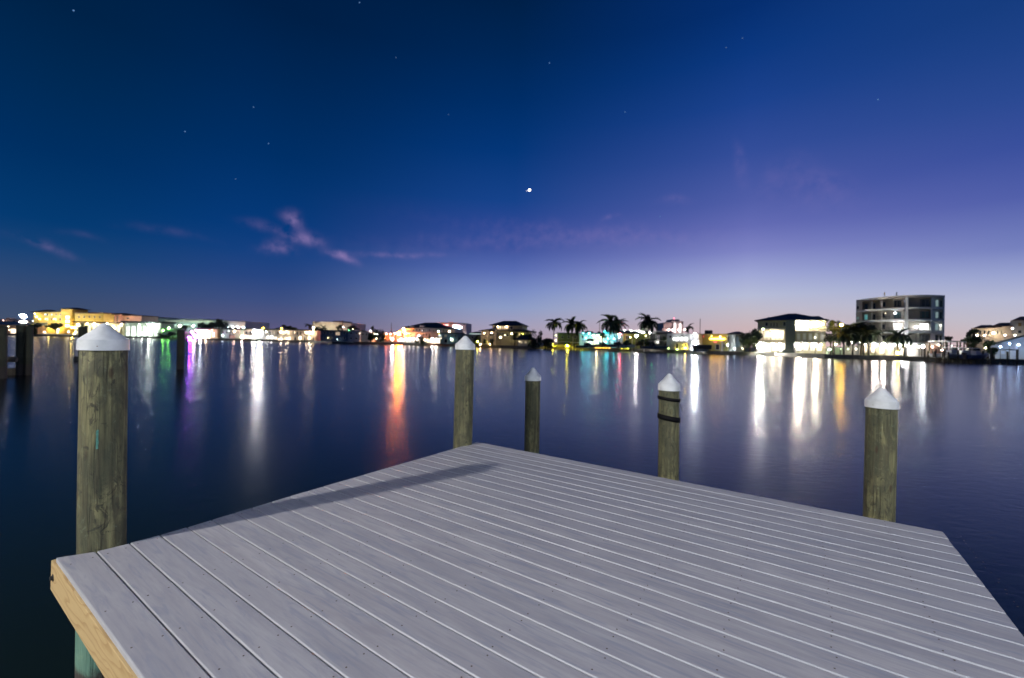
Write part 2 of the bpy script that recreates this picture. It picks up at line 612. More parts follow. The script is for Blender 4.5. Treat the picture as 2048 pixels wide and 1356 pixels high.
H = 1.27
w_, wn_, w1_ = .11265 * H, .09378 * H, .11999 * H
s_edges = [0.54872 * H - w1_, 0.54872 * H]
for k in range(2, 27):
    s_edges.append(s_edges[-1] + (wn_ if k in (7, 14, 21) else w_))
T0, T1 = 3.362, -0.845
GAP, TH = .0062, .024


def plank_mesh(width, length, e0=0., e1=0.):
    """board with rounded upper edges; long axis x, centred"""
    hw = width / 2 - GAP / 2
    r = .0052
    prof = [(-hw, -TH), (-hw, -r)]
    for a in (20, 45, 70):
        prof.append((-hw + r * (1 - cos(radians(a))), -r + r * sin(radians(a))))
    prof.append((-hw + r, 0))
    prof += [(-y, z) for y, z in prof[::-1]]
    n = len(prof)
    hl = length / 2
    c = .003
    rings = [(-hl, c), (-hl + c, 0), (hl - c, 0), (hl, c)]
    vs = []
    for x, ins in rings:
        for y, z in prof:
            sk = (e0 + e1) / 2 + (e1 - e0) / 2 * (y / hw) if x > 0 else 0
            vs.append((x + sk, y * (1 - ins / hw), z - (ins if z > -TH else 0)))
    fs = []
    mi = []
    for k in range(3):
        for i in range(n):
            j = (i + 1) % n
            fs.append((k * n + i, (k + 1) * n + i, (k + 1) * n + j, k * n + j))
            mi.append(1 if (i < 5 or 6 <= i < 11) else 0)
    fs += [tuple(range(n))[::-1], tuple(range(3 * n, 4 * n))]
    mi += [0, 0]
    me = bpy.data.meshes.new('plank')
    me.from_pydata(vs, [], fs)
    me.materials.append(deck_m)
    me.materials.append(edge_m)
    me.polygons.foreach_set('material_index', mi)
    sm = [True] * len(fs)
    sm[-1] = sm[-2] = False
    for i in range(3 * n):
        if i % n in (0, 5, 10, 11):
            sm[i] = False
    me.polygons.foreach_set('use_smooth', sm)
    me.update()
    return me


ENDS = [(.545, 3.45), (.69, 3.372), (.83, 3.350), (.99, 3.335), (1.14, 3.335), (1.45, 3.345), (2.0, 3.358), (4.3, 3.362)]


def t_end(s_):
    """how far the sawn plank ends stray from the straight line"""
    for (a_, ta), (b_, tb) in zip(ENDS, ENDS[1:]):
        if s_ <= b_:
            return ta + (tb - ta) * max(0, s_ - a_) / (b_ - a_) - T0
    return 0


YFLIP = dl(2, 0).y < dl(1, 0).y
L = T0 - T1
pm = {}
scr = MB()
for k in range(1, 27):
    a, bb = s_edges[k - 1], s_edges[k]
    wd = bb - a

    o = bpy.data.objects.new('plank', plank_mesh(wd, L, *((t_end(bb), t_end(a)) if YFLIP else (t_end(a), t_end(bb)))))
    COL.objects.link(o)
    o.parent = deck
    p = dl((a + bb) / 2, (T0 + T1) / 2, U(-.0008, .0008))
    p.x += U(-.002, .002)
    o.location = p
    for j in range(11):
        tt = 3.0 - j * .392 + U(-.006, .006) if j else 3.29
        for q in (.2, .8):
            if wd < w_ - .01 and R() < .1:
                continue
            pt = dl(a + (bb - a) * (q + U(-.03, .03)), tt + U(-.01, .01), .0012)
            scr.lathe([(0.0001, -.003), (.0038, -.0006), (.0038, 0), (.0001, .0002)], pt, 7)
so = scr.build('screw', screw_m, deck)
so['kind'] = 'stuff'
# framing
FS = s_edges[0] - .008


def deckbox(name, s0, s1, t0, t1, z0, z1, m, parent=deck):
    ps = [dl(s0, t0), dl(s1, t1)]
    mb = MB().box(-abs(ps[0].x - ps[1].x) / 2, abs(ps[0].x - ps[1].x) / 2, -abs(ps[0].y - ps[1].y) / 2, abs(ps[0].y - ps[1].y) / 2, z0, z1)
    return mb.build(name, m, parent, loc=((ps[0].x + ps[1].x) / 2, (ps[0].y + ps[1].y) / 2, 0))


fas = deckbox('fascia', FS, FS + .038, 3.50, T1 - .02, -.192, -.0245, pine_m)
fas['label'] = 'new yellow pine side board with knots'
bv = fas.modifiers.new('b', 'BEVEL')
bv.width = .003
bv.segments = 2
blk = deckbox('blocking', FS + .0395, FS + .068, 3.50, 3.40, -.19, -.0265, dock_wood)
deckbox('end_board', FS + .04, s_edges[26] + .01, T0 - .04, T0 - .08, -.19, -.026, beam_m)
deckbox('back_board', s_edges[26] - .04, s_edges[26] - .005, T0 - .084, T1 + .05, -.19, -.026, beam_m)
deckbox('right_end_board', FS + .04, s_edges[26] - .044, T1 + .05, T1 + .01, -.19, -.026, beam_m)
for j in range(9):
    tt = 2.95 - j * .42
    deckbox('joist', FS + .04, s_edges[26] - .046, tt + .02, tt - .02, -.18, -.0262, beam_m)
bolt = MB()
pb = onz(112, 1163, 1.25)
bl = dl(FS - .001, 3.44, 0)
bolt.tube((bl.x, bl.y + .012, -.105), (bl.x, bl.y - .002, -.105), .012, .012, 6)
bolt.tube((bl.x, bl.y + .002, -.105), (bl.x, bl.y - .004, -.105), .02, .02, 12)
bolt.build('bolt', metal_d, deck)


def piling(base_px, top_px, D, r, label, group, name='dock_piling', zbase=-1.5, cap=True, capw=1.1, rim_py=None, seg=28):
    """round timber pile; base_px and top_px are (column,row) points on its axis"""
    pb_ = atD(base_px[0], base_px[1], D)
    ptp = atD(top_px[0], top_px[1], D)
    dirv = (ptp - pb_) / (ptp.z - pb_.z)
    foot = pb_ + dirv * (zbase - pb_.z)
    root = empty(name, foot)
    tag(root, label, 'piling', group)
    rim = atD(top_px[0], rim_py, D).z if rim_py else ptp.z
    hgt = rim - zbase
    n = seg
    vs, fs = [], []
    K = 26
    ph = [U(0, 6) for _ in range(6)]
    for k in range(K + 1):
        z = hgt * k / K
        for i in range(n):
            a = 2 * pi * i / n
            rr = r * (1 + .05 * (1 - k / K) + .012 * sin(2 * a + ph[0] + z) + .008 * sin(3 * a + ph[1] - 2.2 * z) + .006 * sin(5 * z + ph[2] + a))
            vs.append((dirv.x * z + rr * cos(a), dirv.y * z + rr * sin(a), z))
    for k in range(K):
        for i in range(n):
            j = (i + 1) % n
            fs.append((k * n + i, k * n + j, (k + 1) * n + j, (k + 1) * n + i))
    fs += [tuple(range(n))[::-1], tuple(range(K * n, K * n + n))]
    MB().add(vs, fs).build('post', pile_m if cap else old_m, root, smooth=True)
    if cap:
        top = ptp.z - zbase
        cx, cy = dirv.x * hgt, dirv.y * hgt
        sk = r * .42 * capw
        R1 = r * 1.06
        prof = [(R1 + .003, -.012), (R1 + .001, sk), (r * .55, sk + (top - hgt - sk) * .5), (.02, (top - hgt) - .008), (.0005, top - hgt)]
        c = MB().lathe(prof[:2], (cx, cy, hgt), 44).lathe([(R1 - .003, -.011), (R1 + .003, -.012)], (cx, cy, hgt), 44).lathe(prof[1:], (cx, cy, hgt), 44).build('cap', cap_m, root, smooth=True)
        for a in (200, 300):
            aa = radians(a)
            rv = MB().ico((cx + (R1 + .001) * cos(aa), cy + (R1 + .001) * sin(aa), hgt + sk * .25), .0035).build('rivet', mat('rusty_nail', (.2, .12, .07), .7), c)
    return root, dirv, foot, hgt


GP = 'white capped timber pilings at the deck'
left_p, dv, ft, hg = piling((204.5, 1098), (208, 646), 2.585, .1095, 'thick capped timber piling at the near deck corner, turquoise paint mark on it', GP, rim_py=696)
# paint mark on the camera side of that piling
a0 = atan2(-ft.y, -ft.x) + radians(-6)
pmk = MB()
zc = atD(194, 878, 2.5).z - (-1.5)
vsm, fsm = [], []
for k in range(7):
    for i in range(4):
        zz_ = zc - .055 + .11 * k / 6
        aa = a0 - radians(2.5) - radians(1.9 * i) + radians(U(-.6, .6) if i in (0, 3) else 0)
        rr = .1095 * 1.065
        vsm.append((dv.x * zz_ + rr * cos(aa), dv.y * zz_ + rr * sin(aa), zz_ + U(-.003, .003)))
for k in range(6):
    for i in range(3):
        fsm.append((k * 4 + i, k * 4 + i + 1, k * 4 + i + 5, k * 4 + i + 4))
pmk.add(vsm, fsm).build('paint_mark', mark_m, left_p)
piling((925, 892), (931, 671), 5.24, .1135, 'tall capped timber piling touching the far left corner of the deck', GP, rim_py=697)
piling((1063.5, 905), (1066, 735), 6.0, .106, 'slimmest dark capped timber piling standing in water behind the deck', GP, rim_py=759)
st_p, dv3, ft3, hg3 = piling((1336.5, 957), (1338.5, 747), 4.73, .11, 'capped timber piling with two black straps around it', GP, rim_py=778)
piling((1758, 1040), (1764, 774), 3.63, .1055, 'capped timber piling by the right end of the deck, knot at mid height', GP, rim_py=812)
for zpx, hgt_, tilt, wdt in ((798, .036, .10, 1), (836, .056, .13, 1)):
    z = atD(1338, zpx, 4.7).z + 1.5
    mb = MB()
    n = 36
    vs, fs = [], []
    rr = .11 * 1.05
    for k, (dz, dr) in enumerate(((-hgt_ / 2, .0), (-hgt_ / 2, .006), (hgt_ / 2, .006), (hgt_ / 2, .0))):
        for i in range(n):
            a = 2 * pi * i / n
            vs.append((dv3.x * z + (rr + dr) * cos(a), dv3.y * z + (rr + dr) * sin(a), z + dz - tilt * rr * cos(a) * 1.2))
    for k in range(3):
        for i in range(n):
            j = (i + 1) % n
            fs.append((k * n + i, k * n + j, (k + 1) * n + j, (k + 1) * n + i))
    mb.add(vs, fs)
    mb.build('strap', strap_m, st_p, smooth=True)
z = atD(1338, 803, 4.7).z + 1.5
MB().tube((dv3.x * z + .116, dv3.y * z - .02, z - .02), (dv3.x * z + .138, dv3.y * z - .03, z - .10), .0035, .003, 5).build('strap_tail', strap_m, st_p)

# pilings out in the water on the left
GW = 'old bare pilings standing out in the water'
p, *_ = piling((41, 748), (42, 650), 25.5, .2, 'broad weathered dolphin piling with a timber ledge at its foot', GW, name='mooring_piling', cap=False, seg=16)
f0 = p.location
MB().box(-.55, -.18, -.3, .3, 1.5, 1.9).build('ledge', dock_wood, p)
MB().tube((.31, .1, 0), (.33, .1, 4.45), .17, .16, 12).build('brace_post', old_m, p, smooth=True)
p, *_ = piling((2, 757), (3, 652), 23.5, .22, 'weathered piling cut by the left edge of the photo', GW, name='mooring_piling', cap=False, seg=16)
p, *_ = piling((360.5, 738), (362, 660), 32.5, .235, 'lone dark piling standing before the purple lit waterfront', GW, name='mooring_piling', cap=False, seg=16)
p, *_ = piling((165, 735), (166, 653), 30.0, .23, 'dark piling rising just behind the nearest white cap', GW, name='mooring_piling', cap=False, seg=16)
wp, *_ = piling((153.5, 722), (154, 674), 39.0, .17, 'slim white painted pole with dark foot behind the nearest piling', None, name='marker_pole', cap=False, seg=14)
wp.children[0].data.materials[0] = white_paint
MB().lathe([(.24, 0), (.26, .2), (.18, .45)], (0, 0, 1.5), 14).build('collar', metal_d, wp, smooth=True)
A = atD(0, 718, 24.0)
B_ = atD(34, 719, 25.0)
br = MB().tube(A + Vector((-2.5, -.4, 0)), B_, .16, .16, 8).build('cross_beam', dock_wood)
tag(br, 'horizontal timber beam joining the two old pilings on the left', 'beam')

# lamp posts on the near bank behind the photographer; the left one throws the piling's shadow on the deck, the other three are added fill
def bank_or_fill_lamp(P, energy, size, col, label):
    lp = empty('dock_or_fill_lamp', (P[0] - .5, P[1] - .3, 1.1))
    tag(lp, label, 'lamp')
    h = P[2] - 1.1
    MB().tube((0, 0, 0), (0, 0, h + .4), .09, .06, 12).build('pole', metal_g, lp)
    MB().tube((0, 0, h + .4), (.5, .3, h + .4), .035, .03, 8).build('arm', metal_g, lp)
    MB().lathe([(.02, .44), (size + .03, .37), (size + .1, .3), (size + .08, .29)], (.5, .3, h), 20).build('lamp_shade', metal_g, lp)
    li = bpy.data.lights.new('lamp_bulb', 'POINT')
    li.energy = energy
    li.color = col
    li.shadow_soft_size = size
    lo = bpy.data.objects.new('lamp_bulb', li)
    COL.objects.link(lo)
    lo.parent = lp
    lo.location = (.5, .3, h)


bank_or_fill_lamp((-12.05, -4.78, 8.0), 8600, .24, (1.0, .97, .92), 'tall dock lamp post on the near bank that lights the deck from the left')
bank_or_fill_lamp((6.5, -8.5, 6.5), 1900, .4, (.86, .92, 1.0), 'added low fill lamp on the near bank behind and right of the deck')
bank_or_fill_lamp((-.5, -10.5, 8.0), 2600, .5, (.86, .92, 1.0), 'added fill lamp on the near bank straight behind the deck')
bank_or_fill_lamp((14, -6, 7.5), 2200, .5, (.86, .92, 1.0), 'added fill lamp on the near bank furthest along to the right')


# ------------------------------------------------------------------ far shore builders
GZ = 1.0
LAMP_K, WASH_K, STREET_K = .2, .6, .42
GS = .75         # lit panes


class Bld:
    def __init__(s, name, label, cat, pl, pr, Dl, Dr=None, depth=10, group=None):
        Dr = Dr or Dl
        s.A = Vector(((pl - 1024) / F * Dl, Dl))
        s.B = Vector(((pr - 1024) / F * Dr, Dr))
        s.d = (s.B - s.A)
        s.W = s.d.length
        s.ang = atan2(s.d.y, s.d.x)
        s.root = empty(name, (s.A.x, s.A.y, GZ), s.ang)
        tag(s.root, label, cat, group)
        s.dep = depth
        s.glass = dark_glass

    def p(s, px):
        k = (px - 1024) / F
        # A + u*d lies on x = k*y
        u = (k * s.A.y - s.A.x) / (s.d.x - k * s.d.y)
        return u * s.W, s.A.y + u * s.d.y

    def x(s, px):
        return s.p(px)[0]

    def z(s, px, py):
        return HC + (hor(px) - py) / F * s.p(px)[1] - GZ

    def ex(s, px0, px1, py0, py1):
        pm_ = (px0 + px1) / 2
        z1 = s.z(pm_, py0)
        z0 = 0 if py1 is None else s.z(pm_, py1)
        return s.x(px0), s.x(px1), z0, z1

    def box(s, name, m, px0, px1, py0, py1=None, y0=0., y1=None):
        x0, x1, z0, z1 = s.ex(px0, px1, py0, py1)
        return MB().box(x0, x1, y0, s.dep if y1 is None else y1, z0, z1).build(name, m, s.root)

    def win(s, px0, px1, py0, py1, glass=None, y=-.02, frame=None, mull=0, name='window'):
        x0, x1, z0, z1 = s.ex(px0, px1, py0, py1)
        t = min(.16, (x1 - x0) * .12)
        m = MB()
        m.box(x0, x1, y - .08, y, z0, z0 + t).box(x0, x1, y - .08, y, z1 - t, z1)
        m.box(x0, x0 + t, y - .08, y, z0 + t, z1 - t).box(x1 - t, x1, y - .08, y, z0 + t, z1 - t)
        for i in range(mull):
            xm = x0 + (x1 - x0) * (i + 1) / (mull + 1)
            m.box(xm - t / 2, xm + t / 2, y - .07, y, z0 + t, z1 - t)
        o = m.build(name, frame or frame_w, s.root)
        MB().box(x0 + t, x1 - t, y - .035, y + .01, z0 + t, z1 - t).build('pane', glass or s.glass, o)
        return o

    def row(s, px0, px1, n, py0, py1, fill=.5, glass=None, drop=0.0, **k):
        """n windows spread over a width; drop = rows the line falls over the width"""
        st = (px1 - px0) / n
        for i in range(n):
            c = px0 + st * (i + .5)
            dy = drop * ((i + .5) / n)
            g = glass(i) if callable(glass) else glass
            s.win(c - st * fill / 2, c + st * fill / 2, py0 + dy, py1 + dy, g, **k)

    def hip(s, px0, px1, py0, py1, r0, r1, m=None, y0=-.8, y1=None, zs=None):
        x0, x1 = s.x(px0), s.x(px1)
        pm_ = (px0 + px1) / 2
        ze = s.z(pm_, py1)
        y1 = s.dep + .8 if y1 is None else y1
        D = s.p(pm_)[1]
        zr = HC - GZ + (hor(pm_) - py0) / F * (D + (y0 + y1) / 2)
        return MB().hip(x0, x1, y0, y1, ze, zr, s.x(r0), s.x(r1)).build('roof', m or roof_d, s.root)

    def lamp(s, px, py, r=.15, L=300, col=WHITE, y=-.9, name='lamp', arm=True):
        x0, Dx = s.p(px)
        z = s.z(px, py)
        wash = (not arm) and y <= -2.5
        o = MB().ico((x0, y, z), r).build(name, glow(col, L * (WASH_K if wash else LAMP_K) / GS), s.root)
        if wash:
            MB().tube((x0, y, 0), (x0, y, z - r * .8), .05, .04, 6).build('lamp_pole', metal_d, o)
        if arm:
            MB().box(x0 - .03, x0 + .03, y + r * .8, 0, z + r * .6, z + r * .6 + .06).build('bracket', metal_d, o)
        return o

    def slab(s, px0, px1, py, th=.25, y0=-1.5, y1=0, m=None, name='balcony'):
        pm_ = (px0 + px1) / 2
        z = s.z(pm_, py)
        return MB().box(s.x(px0), s.x(px1), y0, y1, z - th, z).build(name, m or frame_w, s.root)

    def rail(s, px0, px1, py, y=-1.45, h=1.0, n=12, m=None, parent=None):
        pm_ = (px0 + px1) / 2
        z = s.z(pm_, py)
        x0, x1 = s.x(px0), s.x(px1)
        mb = MB().box(x0, x1, y - .03, y + .03, z + h - .07, z + h)
        for i in range(n + 1):
            xx = x0 + (x1 - x0) * i / n
            mb.box(xx - .02, xx + .02, y - .02, y + .02, z, z + h - .07)
        return mb.build('railing', m or frame_w, s.root)


def street_lamp(px, py, D, r, L, col, label, h0=GZ, m=None, group=None, name='street_lamp'):
    p = atD(px, py, D)
    rt = empty(name, (p.x, p.y, h0))
    tag(rt, label, 'street lamp', group)
    MB().tube((0, .3, 0), (0, .3, p.z - h0 + .3), .09, .06, 8).build('pole', m or metal_d, rt)
    MB().tube((0, .3, p.z - h0 + .3), (0, 0, p.z - h0 + r + .05), .05, .05, 6).build('arm', m or metal_d, rt)
    MB().ico((0, 0, p.z - h0), r).build('globe', glow(col, L * STREET_K / GS), rt)
    if 'blazing white' in label or 'warm white lamp on the lawn' in label:      # added shield keeps the strong lamps' light off the walls behind
        z_ = p.z - h0
        hd = MB().box(-3.2 * r, 3.2 * r, 1.35 * r, 1.35 * r + .06, z_ - 2.6 * r, z_ + 2.6 * r)
        hd.box(-3.2 * r, 3.2 * r, -.3 * r, 1.35 * r - .01, z_ + 2.6 * r, z_ + 2.6 * r + .05)
        for sx_ in (-1, 1):
            x_ = sx_ * 3.2 * r
            hd.box(min(x_, x_ + sx_ * .05), max(x_, x_ + sx_ * .05), -.3 * r, 1.35 * r + .06, z_ - 2.6 * r, z_ + 2.6 * r)
        hd.build('light_shield', metal_d, rt)
    return rt


def blob_tree(px, py_top, py_bot, pxw, D, label, m=None, name='tree', base=GZ, n=1500, leaf=.32, trunk_r=.25, group=None, flat=1.0, lobes=9, cat='tree'):
    c = atD(px, (py_top + py_bot) / 2, D)
    rz = (py_bot - py_top) / 2 / F * D
    rx = pxw / 2 / F * D
    rt = empty(name, (c.x, c.y, base))
    tag(rt, label, cat, group)
    cz = c.z - base
    rnd_ = random.Random(int(px * 7 + D))
    mb = MB()
    lb = [(rnd_.uniform(-.6, .6), rnd_.uniform(-.6, .6), rnd_.uniform(-.62, .62), rnd_.uniform(.3, .55)) for _ in range(lobes)] + [(0, 0, 0, .55)]
    for i in range(n):
        l = lb[rnd_.randrange(len(lb))]
        while True:
            q = Vector((rnd_.uniform(-1, 1), rnd_.uniform(-1, 1), rnd_.uniform(-1, 1)))
            if .15 < q.length < 1:
                break
        q = q * (l[3] * (.75 + .25 * rnd_.random())) + Vector(l[:3])
        pos = Vector((q.x * rx, q.y * rx * flat, cz + q.z * rz))
        a = Vector((rnd_.gauss(0, 1), rnd_.gauss(0, 1), rnd_.gauss(0, 1))).normalized()
        b2 = a.orthogonal().normalized()
        c2 = a.cross(b2)
        sz_ = leaf * rnd_.uniform(.6, 1.3)
        mb.add([pos - b2 * sz_, pos + c2 * sz_ * .5, pos + b2 * sz_, pos - c2 * sz_ * .5], [(0, 1, 2, 3)])
    mb.build('crown', m or leaf_m, rt)
    tm = MB()
    top = max(.6, cz - rz * .2)
    tm.tube((0, 0, 0), (rx * .05, 0, top), trunk_r, trunk_r * .6, 7)
    for i in range(5):
        a = i * 1.26 + px
        tm.tube((rx * .04, 0, top * .75), (cos(a) * rx * .5, sin(a) * rx * .5, cz + rz * .3), trunk_r * .4, trunk_r * .12, 5)
    tm.build('trunk', bark, rt)
    return rt


def palm(px, py_c, D, flen, label, group=None, lean=0, n=17, base=GZ, seed=0, m=None, up_=.5, tr=.19):
    c = atD(px, py_c, D)
    rt = empty('palm_tree', (c.x - lean, c.y, base))
    tag(rt, label, 'palm tree', group)
    hgt = c.z - base
    tm = MB()
    prev_ = Vector((0, 0, 0))
    K = 7
    for k in range(1, K + 1):
        u = k / K
        q = Vector((lean * u * u, 0, hgt * u))
        tm.tube(prev_, q, tr * (1.25 - .45 * (u - 1 / K)), tr * (1.25 - .45 * u), 8)
        prev_ = q
    tm.build('trunk', palm_tr, rt)
    rn = random.Random(seed * 13 + int(px))
    for i in range(n):
        az_ = 2 * pi * i / n * 1.0 + rn.uniform(-.25, .25)
        el_ = rn.choice([1.15, .85, .55, .3, .05, -.2]) + rn.uniform(-.12, .12)
        ln = flen * rn.uniform(.82, 1.1)
        drop = rn.uniform(.75, 1.15) * (.5 + .7 * cos(el_))
        d = Vector((cos(az_), sin(az_), 0))
        side = Vector((-sin(az_), cos(az_), 0))
        mb = MB()
        S = 9
        pts = []
        ang_ = el_
        q = Vector((lean, 0, hgt))
        for k in range(S + 1):
            pts.append(q.copy())
            ang_ -= drop * 1.45 / S
            q = q + (d * cos(ang_) + Vector((0, 0, sin(ang_)))) * (ln / S)
        for k in range(S):
            a, b2 = pts[k], pts[k + 1]
            tdir = (b2 - a).normalized()
            nrm = side.cross(tdir).normalized()
            mb.tube(a, b2, .045 * (1 - k / S) + .012, .045 * (1 - (k + 1) / S) + .012, 4, cap=False)
            wleaf = ln * .27 * sin(pi * min(1, .16 + .84 * (k + .5) / S) ** .8) + .1
            for j in range(3):
                u = (j + .5) / 3
                o_ = a.lerp(b2, u)
                for sg in (-1, 1):
                    tip = o_ + side * sg * wleaf * .72 + tdir * wleaf * .45 - nrm * wleaf * (.28 + rn.uniform(0, .25))
                    mid = o_.lerp(tip, .5) + nrm * wleaf * .06
                    hw = ln * .021
                    mb.add([o_ - tdir * hw, mid - tdir * hw * 1.3, tip, mid + tdir * hw * 1.3, o_ + tdir * hw], [(0, 1, 2, 3, 4)])
        mb.build('frond', m or palm_m, rt)
    return rt


# ------------------------------------------------------------------ far shore, left to right
# low lit restaurant at the far left
b = Bld('pavilion', 'low pink lit waterfront pavilion with pale blue roof behind the old pilings', 'building', -60, 44, 268, 268, 14)
b.box('wall', stucco_p, -60, 44, 650, None, 2)
b.box('roof', mat('pale_blue_roof', (.35, .42, .5), .6), -66, 46, 643, 649, -2)
for px, py in ((10, 656), (22, 653), (24, 660), (33, 662), (14, 664), (-20, 655), (-40, 658)):
    b.lamp(px, py, .3, 55, WARM, -1.5)
b.win(14, 34, 657, 667, glow(WARM, 3), y=1.95)
b = Bld('far_hotel', 'distant low peach building showing above the pale blue pavilion roof', 'building', -60, 36, 330, 330, 12)
b.box('wall', stucco_p, -60, 36, 638, None)
b.box('parapet', stucco_p, 8, 16, 635.5, 640, 1, 5)
b.lamp(12, 641, .3, 60, PINK, -2)
b.lamp(-20, 644, .3, 60, PINK, -2)
b.row(-50, 34, 7, 641, 646, .4)

b = Bld('yellow_hotel', 'yellow stucco hotel with square stair tower and dark hipped roof', 'hotel', 62, 206, 300, 290, 14)
b.box('wall', stucco_y, 66, 126, 624)
b.hip(60, 92, 619, 624.5, 70, 84, roof_d, -.6, 12)
b.box('roof_band', roof_d, 88, 126, 621.5, 623.8, -.4)
tw = b.box('stair_tower', mat('ochre_stucco', (.62, .44, .10), .85), 127, 148, 618.5, None, -1.6, 8)
b.hip(124, 152, 615, 618.5, 132, 144, roof_d, -2.2, 9)
for py in (632, 640, 649):
    b.win(136, 144, py, py + 5.5, glow((1, .78, .35), 7), y=-1.62)
b.box('wing_wall', stucco_y, 149, 206, 627)
b.box('wing_roof', roof_b, 149, 208, 624.8, 626.6, -.6)
b.row(90, 124, 4, 627, 631, .32, lambda i: glow((.9, .9, 1), .9) if i == 1 else None)
b.row(90, 124, 4, 636, 641, .34, lambda i: glow(WARM, 1.6) if i in (0, 2) else None)
b.row(80, 124, 5, 645, 650, .3)
b.row(152, 204, 5, 632, 636, .3)
for px, py, r, L, c in ((73, 628, .28, 200, WARM), (77, 634, .42, 320, AMBER), (83, 638, .36, 260, AMBER), (95, 638, .22, 110, WARM), (112, 638, .24, 180, WARM), (94, 629, .2, 70, COOL), (70, 642, .25, 80, MINT)):
    b.lamp(px, py, r, L, c, -1.3)
for px in (100, 112, 124, 158, 172, 186, 200):
    b.lamp(px, 655, (.36), 620, (1, .66, .16), -4.2, arm=False)
for px in (90, 106, 118, 165, 180, 195):
    b.lamp(px, 668, .22, 330, (1, .8, .35), -5, arm=False)

b = Bld('shore_terrace', 'long pale terrace wall glowing white below the yellow hotel', 'wall', 82, 160, 266, 268, 3)
b.box('wall', stucco_w, 82, 160, 667.5, None, 0, .6)
for px in (92, 118, 119, 140, 154):
    b.lamp(px, 664 if px != 119 else 659, .26, 230, (1, .93, .78), -.9)
for px, lab in ((46, 'cluster of blazing white floodlights on a mast by the yellow hotel'),):
    p = atD(px, 632, 272)
    rt = empty('floodlight_mast', (p.x, p.y, GZ))
    tag(rt, lab, 'floodlight')
    MB().tube((0, .4, 0), (0, .4, p.z + .8), .16, .1, 8).build('pole', metal_d, rt)
    for dx, dz, rr, L in ((0, 0, 1.2, 420), (.9, -.4, .9, 420), (-.9, .3, .8, 420), (0, -4.2, 1.2, 420), (-1.6, -4.4, .9, 420), (1.3, -3.9, .8, 420), (-2.4, -6.3, .5, 260)):
        h_ = MB().ico((dx, 0, p.z - GZ + dz), rr).build('floodlight', glow(WHITE, L), rt)
        MB().box(min(dx, 0), max(dx, 0) + .06, .38, .46, p.z - GZ + dz - .05, p.z - GZ + dz + .05).build('arm', metal_d, h_)

b = Bld('pink_hotel', 'long pink stucco building with raised octagonal middle block', 'hotel', 206, 282, 300, 296, 12)
b.box('wall', stucco_p, 206, 282, 631.5)
b.box('middle_block', mat('coral_stucco', (.66, .40, .31), .85), 222, 245, 629, None, -2, 8)
b.hip(219, 249, 626, 629, 226, 242, roof_b, -2.5, 9)
b.box('roof_band', roof_b, 206, 284, 630, 631.2, -.5)
for i, px in enumerate((212, 218, 255)):
    b.win(px - 3, px + 3, 635, 638, None)
b.win(212, 218, 641, 644)
b.row(224, 243, 3, 633, 649, .3, y=-2.03)
for px in (208, 216, 228, 240, 252, 262, 274):
    b.lamp(px, 652, .34, 620, (1, .72, .52), -4.5, arm=False)
b = Bld('restaurant', 'single storey waterfront restaurant blazing yellow white behind the nearest piling', 'building', 150, 244, 268, 268, 8)
b.box('wall', mat('cream_wall', (.6, .52, .32), .8), 150, 244, 646, None)
b.box('roof', roof_b, 148, 246, 643.5, 645.6, -1.5)
b.row(154, 242, 9, 650, 666, .62, lambda i: glow((1, .8, .4), 1.4 + 2.2 * (i % 3 == 1)))
for px, py, L in ((156, 655, 700), (162, 649, 500), (170, 660, 600), (180, 648, 1300), (194, 648, 1100), (204, 656, 900), (220, 648, 1500), (215, 655, 900), (236, 656, 900)):
    b.lamp(px, py, .3, L, (1, .86, .58), -2)
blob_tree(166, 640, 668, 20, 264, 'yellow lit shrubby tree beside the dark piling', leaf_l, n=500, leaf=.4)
blob_tree(112, 646, 660, 30, 270, 'low dark bushy tree in front of the yellow hotel', leaf_d, n=700, leaf=.5)
blob_tree(66, 645, 671, 34, 262, 'dark shoreline tree beside the broad old piling', leaf_d, n=900, leaf=.5)

b = Bld('glass_showroom', 'brightly lit mint white storefront under a flat dark roof', 'building', 246, 322, 270, 270, 10)
b.box('wall', mat('mint_wall', (.5, .58, .5), .7), 246, 322, 646)
b.box('roof', roof_g, 244, 326, 642.5, 645.6, -1.2)
b.row(250, 318, 6, 652, 673, .7, lambda i: glow((.9, 1, .86), 2.2 if i in (1, 2, 4) else 1.2), mull=1)
for px, py, L, r in ((249, 649, 900, .38), (262, 668, 260, .3), (275, 668, 300, .3), (290, 667, 900, .4), (303, 650, 1900, .45), (312, 652, 700, .4), (305, 668, 450, .3), (284, 650, 180, .3)):
    b.lamp(px, py, r, L, (.92, 1, .88), -2.2)
b = Bld('long_warehouse', 'very long pale teal flat roofed building behind the trees', 'building', 276, 492, 330, 318, 25)
b.box('wall', teal_w, 276, 420, 637.5)
b.box('roof_edge', mat('cream_fascia', (.62, .62, .5), .7), 330, 458, 640, 645, -.5, .1)
b.box('penthouse', grey_col, 278, 319, 633.5, 637.6, 4, 16)
b.box('grey_wall', grey_col, 420, 458, 643)
b.box('white_wall', stucco_w, 458, 492, 642.5, None, -1)
b.row(335, 405, 5, 650, 655, .35)
for px in (345, 372, 398, 424):
    b.lamp(px, 652, .34, 620, MINT, -5, arm=False)
for px, c, L in ((464, COOL, 260), (474, WHITE, 200), (484, PINK, 260)):
    b.lamp(px, 655, .35, L, c, -4, arm=False)
for i, (px, w, y0, y1) in enumerate(((407, 26, 643, 660), (425, 26, 638, 660), (445, 26, 641, 661), (438, 14, 637, 650))):
    blob_tree(px, y0, y1, w, 290, ['dark round tree before the long teal building, nearest its middle', 'tall dark tree before the long teal building', 'wide dark tree next to the white end wall', 'narrow dark treetop above its neighbours by the teal building'][i], leaf_d, n=600, leaf=.5)
